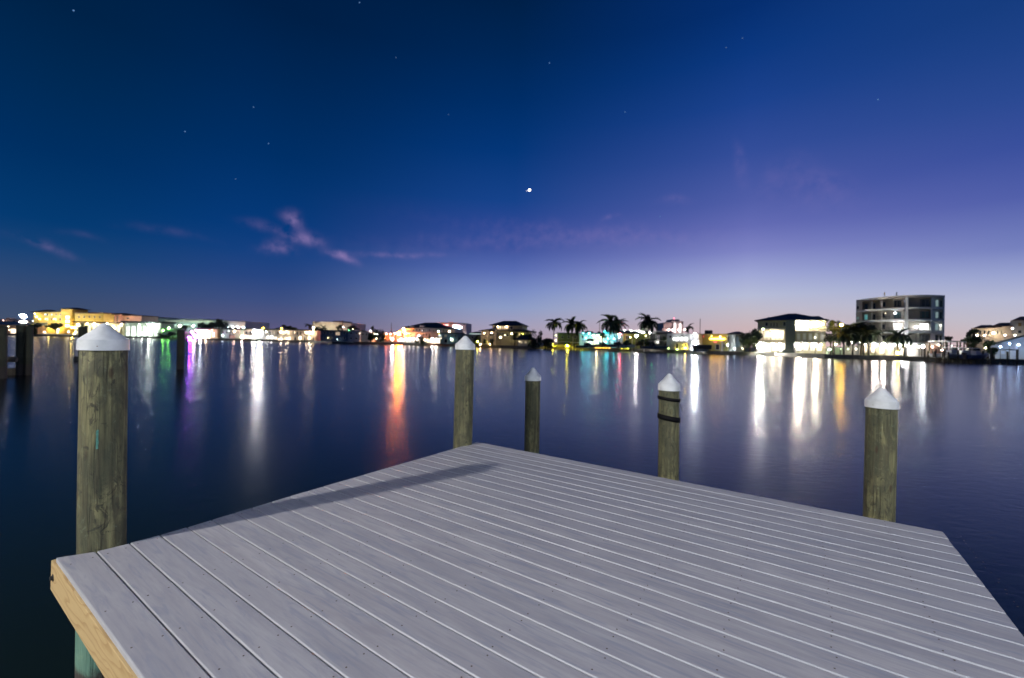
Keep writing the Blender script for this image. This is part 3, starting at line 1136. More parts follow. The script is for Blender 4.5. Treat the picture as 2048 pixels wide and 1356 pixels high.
street_lamp(359.5, 652, 262, .38, 500, (1, .85, .5), 'yellow white street lamp above the lone dark piling')
street_lamp(487, 655.5, 262, .42, 420, MINT, 'mint white street lamp at the end of the white wall')
# green lit sloping canopy and shrub mound
b = Bld('canopy', 'bright green lit sloping awning beside the white storefront', 'awning', 322, 358, 256, 256, 6)
x0, x1 = b.x(326), b.x(357)
z0, z1 = b.z(340, 664.5), b.z(340, 655.5)
MB().add([(x0, -2, z0), (x1, -2, z1 - .9), (x1, 4, z1), (x0, 4, z0 + .9), (x0, -2, z0 - .15), (x1, -2, z1 - 1.05), (x1, 4, z1 - .15), (x0, 4, z0 + .75)],
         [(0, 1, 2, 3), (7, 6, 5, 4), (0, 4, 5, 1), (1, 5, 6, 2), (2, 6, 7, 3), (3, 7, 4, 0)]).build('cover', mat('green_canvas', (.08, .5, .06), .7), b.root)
for px in (328, 356):
    b.box('post', metal_g, px - .4, px + .4, 664 if px < 340 else 658, None, 3.6, 3.75)
b.lamp(338, 661, .3, 420, (.25, 1, .1), -4.5, arm=False)
b.lamp(350, 657, .3, 420, (.25, 1, .1), -4.8, arm=False)
b.box('wall', stucco_w, 322, 356, 657, None, 4.2, 5)
b.lamp(330, 655, .25, 200, MINT, 3)
for i, (px, w) in enumerate(((326, 26), (344, 30), (360, 26))):
    blob_tree(px, 664 - i, 679, w, 250 - i, ['dark bank shrub beside the lit storefront', 'dark bank shrub beneath the green awning', 'dark bank shrub around the lone piling'][i], leaf_d, name='shrub', n=500, leaf=.35, trunk_r=.1, cat='shrub')

# purple lit garden
p = atD(381, 680, 246)
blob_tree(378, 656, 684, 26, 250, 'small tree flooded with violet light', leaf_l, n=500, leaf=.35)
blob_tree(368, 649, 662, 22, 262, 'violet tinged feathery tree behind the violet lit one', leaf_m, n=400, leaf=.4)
for i, (px, py, r, L, c) in enumerate(((379, 675, .6, 2600, (.36, .04, 1)), (388, 670, .4, 700, (.9, .45, 1)), (384, 664, .4, 900, (.6, .12, 1)), (391, 675, .35, 500, (1, .75, 1)), (380, 680, .45, 2600, (.26, .01, 1)))):
    street_lamp(px, py, 245.5, r, L, c, ['low violet lamp at the foot of the violet lit tree', 'pinkish white lamp beside the violet lit tree', 'violet lamp inside the branches of the lit tree', 'white lamp right of the violet lit tree', 'deep blue violet lamp right on the seawall'][i], name='garden_lamp')

b = Bld('orange_house', 'small orange lit waterfront house with shining porch', 'house', 393, 436, 250, 249, 8)
b.box('wall', mat('peach_wall', (.62, .42, .24), .8), 393, 434, 658)
b.hip(391, 424, 654.5, 658.6, 398, 414, roof_b)
b.row(396, 416, 3, 661, 667, .5, lambda i: glow(AMBER, 1.8))
b.win(417, 421, 663, 677, glow(WARM, 1.4), name='door')
b.row(423, 432, 1, 664, 674, .5, lambda i: glow(COOL, .8))
for px, py, r, L, c in ((397, 661, .3, 260, AMBER), (406, 672, .5, 3600, COOL), (417, 673, .35, 900, WARM), (420, 662, .25, 200, AMBER), (429, 661, .25, 150, AMBER), (402, 675, .3, 260, WHITE)):
    b.lamp(px, py, r, L, c, -2)
b = Bld('small_house', 'dim pale green small house with low dark roof', 'house', 438, 484, 250, 248, 8)
b.box('wall', mat('sage_wall', (.34, .42, .36), .8), 440, 482, 659)
b.hip(437, 486, 655, 659, 448, 474, roof_d)
b.row(442, 480, 5, 662, 667, .4, lambda i: glow((.8, .9, .7), .8) if i == 3 else None)
b.win(458, 463, 668, 677, frame=frame_w, name='door')
b.lamp(449.5, 671, .26, 260, COOL, -1.5)
b.lamp(461, 662, .22, 90, MINT, -1.5)
b.lamp(473, 662.5, .36, 500, (1, .6, .4), -1.8)
b.box('garage_door', stucco_p, 460, 470, 671, None, -.08, 0)

b = Bld('motel', 'long two storey motel, dazzling white and peach lit arcade', 'motel', 486, 634, 250, 250, 12)
cream = mat('peach_white_stucco', (.66, .56, .48), .8)
b.box('wall', cream, 486, 634, 660)
b.box('roof', roof_d, 484, 636, 658, 660.2, -1.4)
b.slab(486, 634, 671.4, .3, -1.5)
b.rail(530, 632, 671.4, -1.42, 1.0, 60)
for i in range(15):
    px = 490 + i * 10
    b.box('post', frame_w, px - .3, px + .3, 660, None, -1.45, -1.3)
b.row(488, 514, 3, 663, 668, .4)
b.row(536, 560, 3, 662.5, 669.5, .45, lambda i: glow(WARM, .8) if i == 1 else None)
b.row(562, 582, 2, 662.5, 670, .5, lambda i: glow(WARM, 1.5))
b.row(584, 612, 4, 663, 670, .4)
b.row(612, 630, 2, 663, 669.5, .7, lambda i: glow(WARM, 1.7))
b.row(530, 556, 3, 673.5, 679, .7, lambda i: glow((1, .86, .66), 1.5))
b.row(558, 584, 3, 673, 681.5, .55, lambda i: glow((1, .85, .65), 1.4 if i != 1 else .8))
b.row(586, 632, 5, 674, 681.5, .4, lambda i: glow(WARM, 2) if i == 1 else None)
b.box('bright_bay', mat('white_bay', (.75, .75, .75), .6), 513, 532, 659, None, -3.2, 0)
for px, py, r, L, c in ((516, 664, .4, 1500, WHITE), (523, 663, .4, 900, WHITE), (519, 669, .3, 500, WHITE), (513, 675, .35, 1200, (1, .86, .74)), (529, 667, .35, 500, WHITE)):
    b.lamp(px, py, r, L, c, -4.4)
for px, py, r, L, c in ((489, 674, .42, 2600, (1, .72, .55)), (486, 679, .22, 260, ORANGE), (537, 664, .25, 200, WHITE), (548, 674, .3, 420, WHITE), (541, 675, .3, 300, WHITE), (563, 679, .25, 200, WARM),
                       (568, 680, .3, 700, WARM), (566, 664, .3, 600, WARM), (577, 664, .3, 500, WARM), (580, 677, .3, 500, WARM), (604, 676, .35, 360, WARM), (616, 665, .35, 360, WARM),
                       (625, 666, .36, 900, WARM), (622, 676, .3, 500, WARM), (593, 665, .2, 80, WARM), (510, 680, .25, 200, WARM), (630, 662, .25, 260, AMBER)):
    b.lamp(px, py, r, L, c, -2.3)
street_lamp(519, 665, 241.5, .62, 12000, WHITE, 'blazing white floodlight at the water before the dazzling motel bay')
street_lamp(526.5, 656.5, 262, .5, 190, (1, .5, .02), 'amber street lamp directly above the dazzling motel bay')
street_lamp(563.5, 657.5, 262, .48, 160, (1, .5, .02), 'amber street lamp above the middle of the motel roof')
blob_tree(574, 649, 661, 20, 300, 'dark treetop behind the motel, just beside the amber lamp', leaf_d, n=500, leaf=.5)
blob_tree(588, 654, 662, 26, 300, 'low dark treetop behind the motel roof', leaf_d, n=500, leaf=.5)
blob_tree(556, 655, 662, 18, 300, 'smallest dark treetop behind the motel roof', leaf_d, n=300, leaf=.5)

b = Bld('white_hall', 'big pale windowless box building behind the motel', 'building', 623, 706, 300, 296, 20)
b.box('wall', mat('off_white_render', (.5, .5, .47), .8), 624, 684, 643.5)
b.box('side_wall', stucco_w, 684, 704, 646)
b.box('parapet', roof_b, 664, 686, 642, 643.5, 1, 12)
b.box('pole', metal_d, 684.6, 685.4, 640, None, -.5, -.3)
b.lamp(660, 657, .34, 1300, WARM, -8, arm=False)
b.lamp(695, 655, .3, 200, PINK, -6, arm=False)
b.lamp(640, 657, .34, 900, WARM, -8, arm=False)
palm(678, 653, 285, 3.4, 'small floodlit palm in front of the pale box building', n=12, seed=3)
palm(618, 652, 285, 3.6, 'dim palm beside the corner of the pale box building', n=12, seed=4)
palm(647, 656, 280, 3.2, 'short dark palm before the pale box building', n=12, seed=5)
blob_tree(634, 652, 664, 26, 260, 'dark tree between the motel and the pale box building', leaf_d, n=500, leaf=.4)
blob_tree(707, 650, 663, 30, 285, 'dark tree at the end of the pale box building', leaf_d, n=600, leaf=.4)
street_lamp(698, 661, 262, .26, 60, GREEN, 'tiny green traffic light among the dark trees')
street_lamp(705.5, 658, 262, .18, 60, WARM, 'faint warm street lamp next to the tiny green light')

b = Bld('slate_house', 'dark slate blue two storey house with one glowing upper window', 'house', 636, 696, 214, 210, 10)
b.box('wall', navy_w, 641, 695, 662)
b.box('roof', roof_g, 639, 697, 660.5, 662.2, -.6)
b.row(643, 668, 2, 664, 667.5, .45)
b.win(671, 680, 663.8, 671, glow((1, .7, .45), .75), mull=1)
b.row(684, 694, 1, 664, 668, .5)
b.row(643, 668, 2, 674, 677.5, .4)
b.row(684, 694, 1, 674, 678, .5)
b.slab(641, 695, 682, .3, -1.2)
b.lamp(658, 675.5, .16, 90, (1, .8, .4), -.8)
b.lamp(678, 679, .16, 90, COOL, -1.2)
b = Bld('pale_villa', 'pale blue grey two storey house beside the slate one', 'house', 696, 738, 210, 210, 10)
b.box('wall', mat('pale_blue_wall', (.34, .38, .45), .8), 696, 720, 662)
b.box('wing_wall', mat('pale_grey_wall', (.36, .36, .38), .8), 720, 738, 663, None, 1)
b.row(697, 718, 2, 664.5, 668, .4)
b.row(697, 718, 2, 675, 678.5, .4)
b.row(722, 737, 2, 666, 671, .35)
b.hip(714, 728, 660, 662.5, 718, 724, roof_g, -.2, 6)
b.lamp(720, 667, .2, 40, (1, .8, .6), -.8)
b.slab(696, 740, 684, .3, -1.5)
for i, (px, w, y0, y1, l) in enumerate(((752, 26, 657, 684, 'dense dark tree before the red lit street, left of its twin'), (765, 22, 657, 686, 'dense dark tree nearest the red lit street'), (741, 16, 663, 684, 'small dark tree against the pale house'))):
    blob_tree(px, y0, y1, w, 206, l, leaf_d, n=900, leaf=.35)
blob_tree(745, 651, 661, 8, 290, 'tiny distant treetop above the dense dark trees', leaf_d, n=150, leaf=.5)
street_lamp(741, 662, 204, .22, 90, COOL, 'small bluish lamp left of the dense dark trees', name='garden_lamp')
street_lamp(749.5, 667.5, 203, .14, 90, (1, .95, .6), 'tiny yellowish lamp among the dense dark trees', name='garden_lamp')
street_lamp(755, 668.5, 203, .12, 90, COOL, 'tiny bluish lamp among the dense dark trees', name='garden_lamp')
street_lamp(752.5, 677, 203, .18, 110, (1, .85, .4), 'low warm lamp under the dense dark trees', name='garden_lamp')

# red and orange lit street end
GS = .55
b = Bld('white_balustrade', 'white balustrade fence along the water by the orange lamp', 'fence', 768, 812, 205, 206, 1)
x0, x1 = b.x(768), b.x(812)
z = b.z(790, 682.5)
MB().box(x0, x1, -.08, .08, z - .15, z).box(x0, x1, -.08, .08, .2, .35).build('rail', white_paint, b.root)
n = 22
bm = MB().tube((0, 0, .35), (0, 0, z - .15), .09, .09, 6)
me = None
for i in range(n):
    o = bm.build('baluster', white_paint, b.root) if me is None else bpy.data.objects.new('baluster', me)
    if me is None:
        me = o.data
    else:
        COL.objects.link(o)
        o.parent = b.root
    o.location.x = x0 + (x1 - x0) * (i + .5) / n
street_lamp(797.5, 667, 212, .8, 7000, (1, .2, .008), 'large blazing orange lamp on a pole near the three storey house')
street_lamp(808, 658, 214, .36, 1500, (1, .72, .4), 'warm white lamp beside the big orange one')
street_lamp(784.5, 678, 209, .4, 1900, WHITE, 'bright white lamp low behind the balustrade')
street_lamp(790, 667, 216, .25, 300, (1, .5, .3), 'small pink orange lamp beside the big orange one')
street_lamp(773, 667.5, 225, .3, 260, (1, .3, .2), 'small red lamp next to the dense dark trees')
street_lamp(781, 668, 225, .28, 200, (1, .4, .2), 'small red orange lamp between two others')
street_lamp(770.5, 677, 222, .4, 260, (1, .2, .06), 'red orange lamp low beside the dark trees')
street_lamp(797, 681, 209, .3, 160, (1, .2, .25), 'reddish lamp under the big orange one')
street_lamp(766, 690.5, 201.8, .16, 260, (1, .5, .04), 'tiny orange lamp down on the seawall edge', h0=.2)
p = atD(783, 646, 240)
rt = empty('radio_mast', (p.x, p.y, GZ))
tag(rt, 'thin dark mast above the red lit street', 'mast')
MB().tube((0, 0, 0), (0, 0, p.z - GZ), .3, .12, 6).build('pole', metal_d, rt)
MB().box(-.6, .6, -.2, .2, p.z - GZ - 5, p.z - GZ - 4.6).build('antenna', metal_d, rt)
b = Bld('red_lit_shop', 'low shopfront glowing pink and red behind the balustrade', 'building', 768, 800, 235, 235, 8)
b.box('wall', stucco_p, 768, 800, 667)
b.row(770, 798, 4, 670, 680, .6, lambda i: glow([(1, .25, .1), (1, .8, .7), (1, .4, .4), (1, .3, .2)][i], 1.2))

b = Bld('white_mansion', 'white three storey mansion with dark hip roof and lit arcade', 'house', 800, 892, 214, 208, 12)
b.box('wall', mat('white_siding', (.5, .52, .53), .75), 808, 884, 656)
b.box('side_wing', mat('cream_siding', (.56, .5, .42), .75), 862, 908, 657.5, None, 1)
b.hip(806, 896, 645, 656, 838, 862, roof_d, -1, 14)
b.hip(820, 900, 650, 657, 850, 880, roof_d, 1, 12)
b.hip(806, 824, 652.5, 656, 812, 818, roof_d, -1.5, 5)
b.box('dormer', stucco_w, 820, 827, 651.5, 656, -.6, 4)
b.box('dormer', stucco_w, 840, 848, 651, 655.6, -.6, 4)
b.row(824, 842, 3, 658, 662, .5)
b.row(844, 862, 3, 658.5, 663, .35, lambda i: glow((.7, .75, 1), .4) if i == 1 else None)
b.row(864, 896, 5, 660, 664, .25)
b.win(897, 902, 660, 666, glow((1, .7, .5), 2.2))
b.row(808, 824, 3, 667, 671, .45, frame=frame_w)
b.win(830, 836, 666, 670.5, mull=1)
b.row(844, 862, 3, 667, 672, .3)
b.slab(802, 862, 664.3, .25, -1.5)
b.rail(802, 862, 664.3, -1.4, 1, 30)
b.slab(802, 890, 674.8, .3, -2.2)
b.rail(808, 862, 674.8, -2.1, .9, 30)
for i in range(9):
    px = 804 + i * 10.5
    b.box('post', frame_w, px - .35, px + .35, 675, None, -2.15, -1.95)
b.row(804, 838, 5, 677, 684, .7, lambda i: glow((1, .85, .68), 1.6))
b.row(852, 882, 3, 677, 686, .7, lambda i: glow((1, .72, .42), 1.5 if i else 2.4))
for px, py, r, L, c in ((806, 679, .35, 900, (1, .85, .75)), (814, 677, .3, 200, WHITE), (822, 677, .3, 200, WHITE), (830, 677, .3, 180, WHITE), (837, 678, .3, 150, WARM), (853, 680, .28, 220, WARM), (867, 678, .4, 1300, (1, .88, .7)), (875, 679, .35, 900, (1, .88, .7)), (873, 684, .25, 180, WARM),
                       (812, 661, .25, 150, WARM), (900, 663, .3, 130, WARM), (846, 661, .2, 30, COOL), (880, 668, .2, 30, YELLOW)):
    b.lamp(px, py, r, L, c, -1.2 if py < 674 else -1.6)
b.lamp(852, 672, .3, 60, COOL, -8, arm=False)
b.lamp(826, 668, .3, 60, COOL, -8, arm=False)
b.lamp(890, 664, .3, 60, (1, .95, .8), -8, arm=False)
blob_tree(843, 668, 690, 15, 203, 'dark upright tree on the bank before the white mansion', leaf_d, n=600, leaf=.3)
palm(859, 674.5, 204, 1.6, 'small dark palm on the bank before the white mansion', n=11, seed=8, tr=.12)
blob_tree(834, 681, 688, 12, 203, 'low shrub left of the upright tree by the white mansion', leaf_m, name='shrub', n=200, leaf=.25, trunk_r=.08, cat='shrub')
blob_tree(852, 682, 689, 14, 203, 'low shrub right of the upright tree by the white mansion', leaf_m, name='shrub', n=200, leaf=.25, trunk_r=.08, cat='shrub')

b = Bld('neon_building', 'tall pale building with glowing neon signs on its face', 'building', 866, 934, 270, 268, 18)
b.box('wall', mat('pale_pink_render', (.6, .5, .5), .8), 868, 932, 645.5)
b.box('side_wall', stucco_p, 896, 906, 644.5, None, -1, 0)
b.box('mast', metal_g, 915, 915.6, 642, 646, 1, 1.3)
b.box('mast', metal_g, 921.6, 922.2, 642, 646, 1, 1.3)
sg = b.box('sign', mat('sign_panel', (.5, .3, .3), .6), 870, 898, 648, 655.5, -.9, -.6)
x0, x1, z0, z1 = b.ex(872, 897, 649, 651)
MB().box(x0, x1, -1.1, -.92, z0, z1).build('neon_tube', glow((1, .35, .3), 9), sg)
x0, x1, z0, z1 = b.ex(884, 897, 652, 655)
MB().box(x0, x1, -1.1, -.92, z0, z1).build('neon_tube', glow((1, .95, 1), 14), sg)
sg = b.box('sign', mat('blue_sign_panel', (.2, .3, .5), .6), 906, 922, 649, 664, -1.9, -1.6)
for i, (a0_, a1, y0_, y1_, c, L) in enumerate(((907, 921, 650, 651.5, (1, .5, .5), 9), (906.5, 912, 652, 656, WHITE, 16), (914, 921, 653, 655, (.5, .75, 1), 12), (911, 920, 657, 659, (.7, .85, 1), 14), (909, 915, 660.5, 664, (.8, .92, 1), 16), (918, 921.5, 657, 663, (.2, .5, 1), 8))):
    x0, x1, z0, z1 = b.ex(a0_, a1, y0_, y1_)
    MB().box(x0, x1, -2.1, -1.92, z0, z1).build('neon_tube', glow(c, L), sg)
b.lamp(914, 662, .5, 300, COOL, -4, arm=False)
b.lamp(885, 656, .4, 170, (1, .6, .55), -4, arm=False)
b.lamp(925, 655, .4, 120, (1, .75, .75), -5, arm=False)
b = Bld('teal_house', 'blue green two storey house with outside stair and lit lower window', 'house', 876, 918, 200, 198, 9)
b.box('wall', blue_w, 880, 916, 667)
b.box('roof', roof_g, 876, 918, 665.4, 667.1, -.8)
b.win(878, 884, 669, 675, glow((.65, .75, .6), .7))
b.row(886, 896, 1, 669, 674, .5, lambda i: glow((.5, .6, .35), .3))
b.row(900, 914, 2, 669.5, 675, .35)
b.win(901.5, 907, 677, 682.5, glow((1, .9, .65), 5))
b.row(886, 898, 1, 678, 686, .6)
x0, z0 = b.x(873), 0
st = MB()
for i in range(10):
    st.box(b.x(874 + i * 1.1), b.x(874 + i * 1.1) + .45, -1.8, -.9, .3 * i, .3 * i + .12)
st.build('stair', dock_wood, b.root)
b.slab(878, 890, 674.6, .2, -1.8)
b.lamp(903.5, 678, .2, 260, MINT, -1)
b.lamp(883.5, 677, .15, 90, WARM, -1)
b.lamp(883, 671, .2, 60, (.5, .8, 1), -2.6)
b = Bld('low_store', 'low grey building with mint lit strip left of the stacked roof mansion', 'building', 916, 960, 205, 200, 8)
b.box('wall', mat('grey_green_wall', (.3, .34, .3), .8), 918, 960, 669)
b.hip(940, 962, 663, 666.5, 945, 957, roof_d, -.5, 8)
b.box('lit_strip', glow((.7, 1, .85), .9), 938, 960, 666.6, 668.4, .2, .5)
b.row(920, 960, 4, 672, 677, .35)
blob_tree(922, 674, 693, 16, 190, 'dark shrubby tree left of the tall capped piling', leaf_d, n=500, leaf=.3)
blob_tree(952, 668, 692, 22, 186, 'dark tree beside the stacked roof mansion, yellow light beneath', leaf_d, n=700, leaf=.3)
street_lamp(920, 678, 194, .22, 170, (1, .75, .2), 'yellow garden lamp left of the tall capped piling', name='garden_lamp')
street_lamp(955, 683, 180.5, .3, 170, (1, .85, .1), 'yellow garden lamp under the tree by the mansion', name='garden_lamp')
street_lamp(960.5, 689, 178.6, .26, 420, (1, .6, .25), 'low orange garden lamp at the mansion seawall', name='garden_lamp')
blob_tree(955, 680, 691, 12, 182.5, 'yellow green lit bush at the mansion corner', leaf_l, name='shrub', n=300, leaf=.25, trunk_r=.08, cat='shrub')

b = Bld('stacked_roof_mansion', 'large beige mansion with three stacked dark hip roofs', 'house', 962, 1056, 186, 180, 14)
beige = mat('beige_stucco', (.42, .36, .26), .8)
b.box('wall', beige, 963, 1046, 661)
b.box('upper_wall', beige, 980, 1040, 650.5, 662, 3, 12)
b.hip(958, 1058, 655.5, 662.6, 985, 1030, roof_d, -1.2, 15)
b.hip(975, 1043, 641.5, 650.6, 996, 1022, roof_d, 1.6, 13.4)
b.hip(1028, 1060, 660, 664, 1036, 1052, roof_d, -1.6, 8)
b.row(983, 990, 1, 652, 656, .7, y=2.98)
b.row(990, 1011, 5, 651.5, 657.5, .72, lambda i: glow((1, .72, .42), 2.2), y=2.98)
b.win(1012, 1022, 651.5, 658, None, y=2.98, mull=1)
b.win(981, 988, 657, 661.5, glow((1, .8, .5), .7), y=2.9)
b.row(964, 975, 1, 664, 671.5, .8, mull=1)
b.row(977, 990, 1, 664, 672, .8, mull=1)
b.row(993, 1008, 3, 665.5, 670, .75)
b.row(1010, 1020, 1, 668, 673, .5)
b.row(1024, 1044, 2, 666, 672, .4, lambda i: glow((1, .8, .45), .9) if i else None)
b.box('belt_course', frame_w, 962, 992, 673.5, 674.8, -.25, 0)
for px in (963.5, 976, 991):
    b.box('pier', stucco_w, px - .6, px + .6, 662.5, None, -.5, 0)
b.row(964, 990, 2, 677, 688, .7)
for px, py, r, L, c, y in ((992.5, 653, .22, 330, (1, .68, .4), 1.9), (1009.5, 653, .22, 330, (1, .68, .4), 1.9), (970, 666.5, .22, 260, (1, .62, .38), -.9), (984.5, 666, .24, 330, (1, .62, .38), -.9), (1011, 670.5, .15, 90, (1, .95, .6), -.9),
                          (982, 688.5, .22, 260, (1, .6, .25), -1.2), (1030, 668, .3, 70, (1, .85, .4), -5), (1008, 675, .3, 60, (1, .85, .5), -5), (1048, 668, .2, 120, (1, .95, .1), -3)):
    b.lamp(px, py, r, L, c, y, arm=y > -2)
for i, (px, py, w) in enumerate(((1030, 667, 9), (1041, 667, 8), (1051, 668, 9))):
    blob_tree(px, py - 4, py + 18, w + 3, 174, ['lit shrub palm beside the mansion wall', 'slim lit tree beside the mansion roof end', 'yellow green lit tree beyond the mansion roof end'][i], [leaf_m, leaf_m, leaf_l][i], n=260, leaf=.3)
blob_tree(985, 676, 692, 9, 178.5, 'small green lit tree before the mansion ground floor', leaf_m, n=250, leaf=.25)
b = Bld('boathouse', 'low dark boathouse with broad sloping roof and warm lit end wall', 'building', 1014, 1066, 172, 170, 8)
b.box('wall', stucco_w, 1036, 1056, 679, None, .4)
b.hip(1028, 1070, 670.5, 680, 1046, 1058, roof_d, -1.6, 10)
b.row(1038, 1056, 2, 682, 687, .6, lambda i: glow((1, .78, .45), .8))
b.lamp(1040, 683, .18, 60, WARM, -1.2)
for i, (px, y0, y1, w) in enumerate(((1076, 657, 699, 34), (1064, 665, 699, 22), (1092, 668, 699, 24), (1101, 677, 697, 16))):
    blob_tree(px, y0, y1, w, 165 + i * 3, ['big round black green tree on the point, tallest of its clump', 'dark tree on the left flank of the big round one', 'dark tree on the right flank of the big round one', 'low dark shrub tree ending the clump near the palms'][i], leaf_d, n=1100, leaf=.3)


# -------- boats, lifts and dock posts
def boat(px, py_keel, D, length, label, heading=0.0, hull=None, ttop=True, dark=False, z=None, cover=None):
    p = atD(px, py_keel, D)
    rt = empty('motor_boat', (p.x, p.y, p.z), heading)
    tag(rt, label, 'boat')
    S = 9
    bw = length * .15
    vs, fs = [], []
    for k in range(S + 1):
        u = k / S
        x = (u - .5) * length
        w_ = bw * (1 - max(0, u - .45) ** 2 * 3.25) if u < .999 else .03
        w_ = max(w_, .03)
        sh = .95 + .55 * u * u
        keel = 0 + max(0, u - .7) ** 2 * 8
        vs += [(x, 0, keel), (x, -w_ * .82, .28 + keel * .6), (x, -w_, sh), (x, -w_ * .9, sh + .02), (x, w_ * .9, sh + .02), (x, w_, sh), (x, w_ * .82, .28 + keel * .6)]
    n_ = 7
    for k in range(S):
        for i in range(n_):
            j = (i + 1) % n_
            fs.append((k * n_ + i, (k + 1) * n_ + i, (k + 1) * n_ + j, k * n_ + j))
    fs += [tuple(range(n_)), tuple(range(S * n_, S * n_ + n_))[::-1]]
    MB().add(vs, fs).build('hull', hull or hull_w, rt)
    c = MB().box(-.12 * length, .06 * length, -bw * .4, bw * .4, 1.0, 1.95)
    c.add([(.06 * length, -bw * .4, 1.0), (.14 * length, -bw * .3, 1.0), (.14 * length, bw * .3, 1.0), (.06 * length, bw * .4, 1.0), (.06 * length, -bw * .4, 1.95), (.06 * length, bw * .4, 1.95)], [(0, 1, 4), (1, 2, 5, 4), (2, 3, 5)])
    c.build('console', hull_w if not dark else canvas_d, rt)
    MB().box(-.5 * length - .35, -.5 * length, -.25, .25, .1, 1.5).build('outboard_motor', metal_d, rt)
    if ttop:
        tt = MB().box(-.16 * length, .1 * length, -bw * .75, bw * .75, 2.9, 3.0).build('hardtop', cover or canvas_d, rt)
        lg = MB()
        for sx_ in (-.12, .07):
            for sy in (-.5, .5):
                lg.tube((sx_ * length, sy * bw, 1.0), (sx_ * length, sy * bw, 2.9), .04, .04, 5)
        lg.build('hardtop_frame', metal_g, rt)
    wn = MB().box(.02 * length, .03 * length, -bw * .42, bw * .42, 1.95, 2.4).build('windscreen', dark_glass, rt)
    return rt


def dock_post(px, py_top, D, label, group, m=None, r=.14, z0=-1, name='dock_post', y=0):
    p = atD(px, py_top, D)
    o = MB().tube((0, 0, 0), (0, 0, p.z - z0), r, r * .9, 8).build(name, m or dock_wood, loc=(p.x, p.y + y, z0))
    return tag(o, label, 'post', group)


def shelter(px0, px1, py, D, label, group=None, m=None):
    """flat boat-lift canopy on four posts"""
    b = Bld('boat_lift', label, 'boat lift', px0, px1, D, D, 5, group)
    b.root.location.z = 0
    x0, x1 = 0, b.W
    z = HC + (hor((px0 + px1) / 2) - py) / F * D
    MB().box(x0, x1, -.3, 4.3, z - .22, z).build('canopy', m or canvas_w, b.root)
    for x in (x0 + .2, x1 - .2):
        for y in (0, 4):
            MB().box(x - .1, x + .1, y - .1, y + .1, -1, z - .22).build('post', dock_wood, b.root)
    MB().box(x0 + .3, x1 - .3, .1, .3, 1.6, 1.85).box(x0 + .3, x1 - .3, 3.7, 3.9, 1.6, 1.85).build('cradle_beam', metal_g, b.root)
    return b


for i, (a_, c_, y_) in enumerate(((1096, 1108, 685), (1111, 1124, 683.5), (1126, 1141, 683), (1144, 1158, 684.5))):
    shelter(a_, c_, y_, 172, ['white topped boat lift nearest the dark tree clump', 'white topped boat lift beside the single palm trunk', 'white topped boat lift lit by a yellow lamp', 'white topped boat lift next to the turquoise house'][i], 'boat lifts with white canopies')
street_lamp(1105.5, 690, 178.5, .3, 420, (1, .85, .06), 'yellow lamp glowing under the boat lifts nearest the tree clump', name='garden_lamp')
street_lamp(1134.5, 691, 178.5, .36, 800, (1, .82, .05), 'strongest yellow lamp glowing under a boat lift', name='garden_lamp')
street_lamp(1160, 694, 176.8, .2, 260, (.9, .95, .05), 'green yellow lamp low behind the posts by the turquoise house', name='garden_lamp')
street_lamp(1088.5, 687, 176, .16, 150, (1, .85, .5), 'tiny warm lamp right at the dark tree clump', name='garden_lamp')
b = Bld('lit_hedge_wall', 'low garden wall washed in yellow light behind the boat lifts', 'wall', 1094, 1180, 184, 181, 1)
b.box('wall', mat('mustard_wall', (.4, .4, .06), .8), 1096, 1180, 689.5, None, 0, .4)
for px in (1100, 1112, 1140, 1152, 1166, 1174):
    b.lamp(px, 692, .18, 150, (.95, .95, .04), -1.1)
GPD = 'timber posts along the far docks'
posts = [(1146, 672, 170, white_paint), (1162, 690, 170, None), (1167, 691, 170, None), (1171, 690, 171, None), (1180, 693, 171, None), (1264.5, 676, 160, white_paint), (1273, 677, 161, None), (1288.5, 677, 160, white_paint), (1268, 690, 161, None)]
for i, (px, py, D, m_) in enumerate(posts):
    if m_:
        dock_post(px, py, D, {1146: 'tall thin white pole between the paired palms', 1264.5: 'thin white pole left of the white globe lamp', 1288.5: 'tall white pole with foot right of the white globe lamp'}[px], None, m_, .1)
    else:
        dock_post(px, py, D, {1162: 'first dark dock post right of the paired palms', 1167: 'second dark dock post right of the paired palms', 1171: 'third dark dock post right of the paired palms', 1180: 'dark dock post at the bow of the long dark boat', 1273: 'tall thin post carrying up to the white globe lamp', 1268: 'short dark post between the two thin white poles'}[px], GPD)

b = Bld('olive_house', 'long dark olive flat wall house behind the palms', 'house', 1112, 1160, 200, 198, 9)
b.box('wall', stucco_gr, 1115, 1159, 666.5)
b.box('roof', roof_g, 1113, 1161, 665.5, 666.7, -.5)
b.row(1118, 1157, 3, 672, 677, .3)
b.lamp(1112, 671, .2, 120, (.8, 1, .2), -1)
b.lamp(1112.5, 680.5, .28, 110, (1, .7, .4), -2.5)
b = Bld('turquoise_house', 'two storey house glowing turquoise and pale yellow', 'house', 1158, 1204, 192, 190, 9)
tq = mat('aqua_white_wall', (.45, .58, .56), .75)
b.box('wall', tq, 1159, 1203, 668.5)
b.hip(1157, 1206, 665.5, 668.8, 1170, 1196, mat('aqua_roof', (.2, .4, .42), .7))
b.row(1160, 1170, 1, 671, 676, .35)
b.row(1174, 1200, 4, 671, 675, .3, lambda i: glow((1, 1, .55), .8) if i > 1 else None)
b.win(1173, 1188, 677.5, 683, None, name='awning_window')
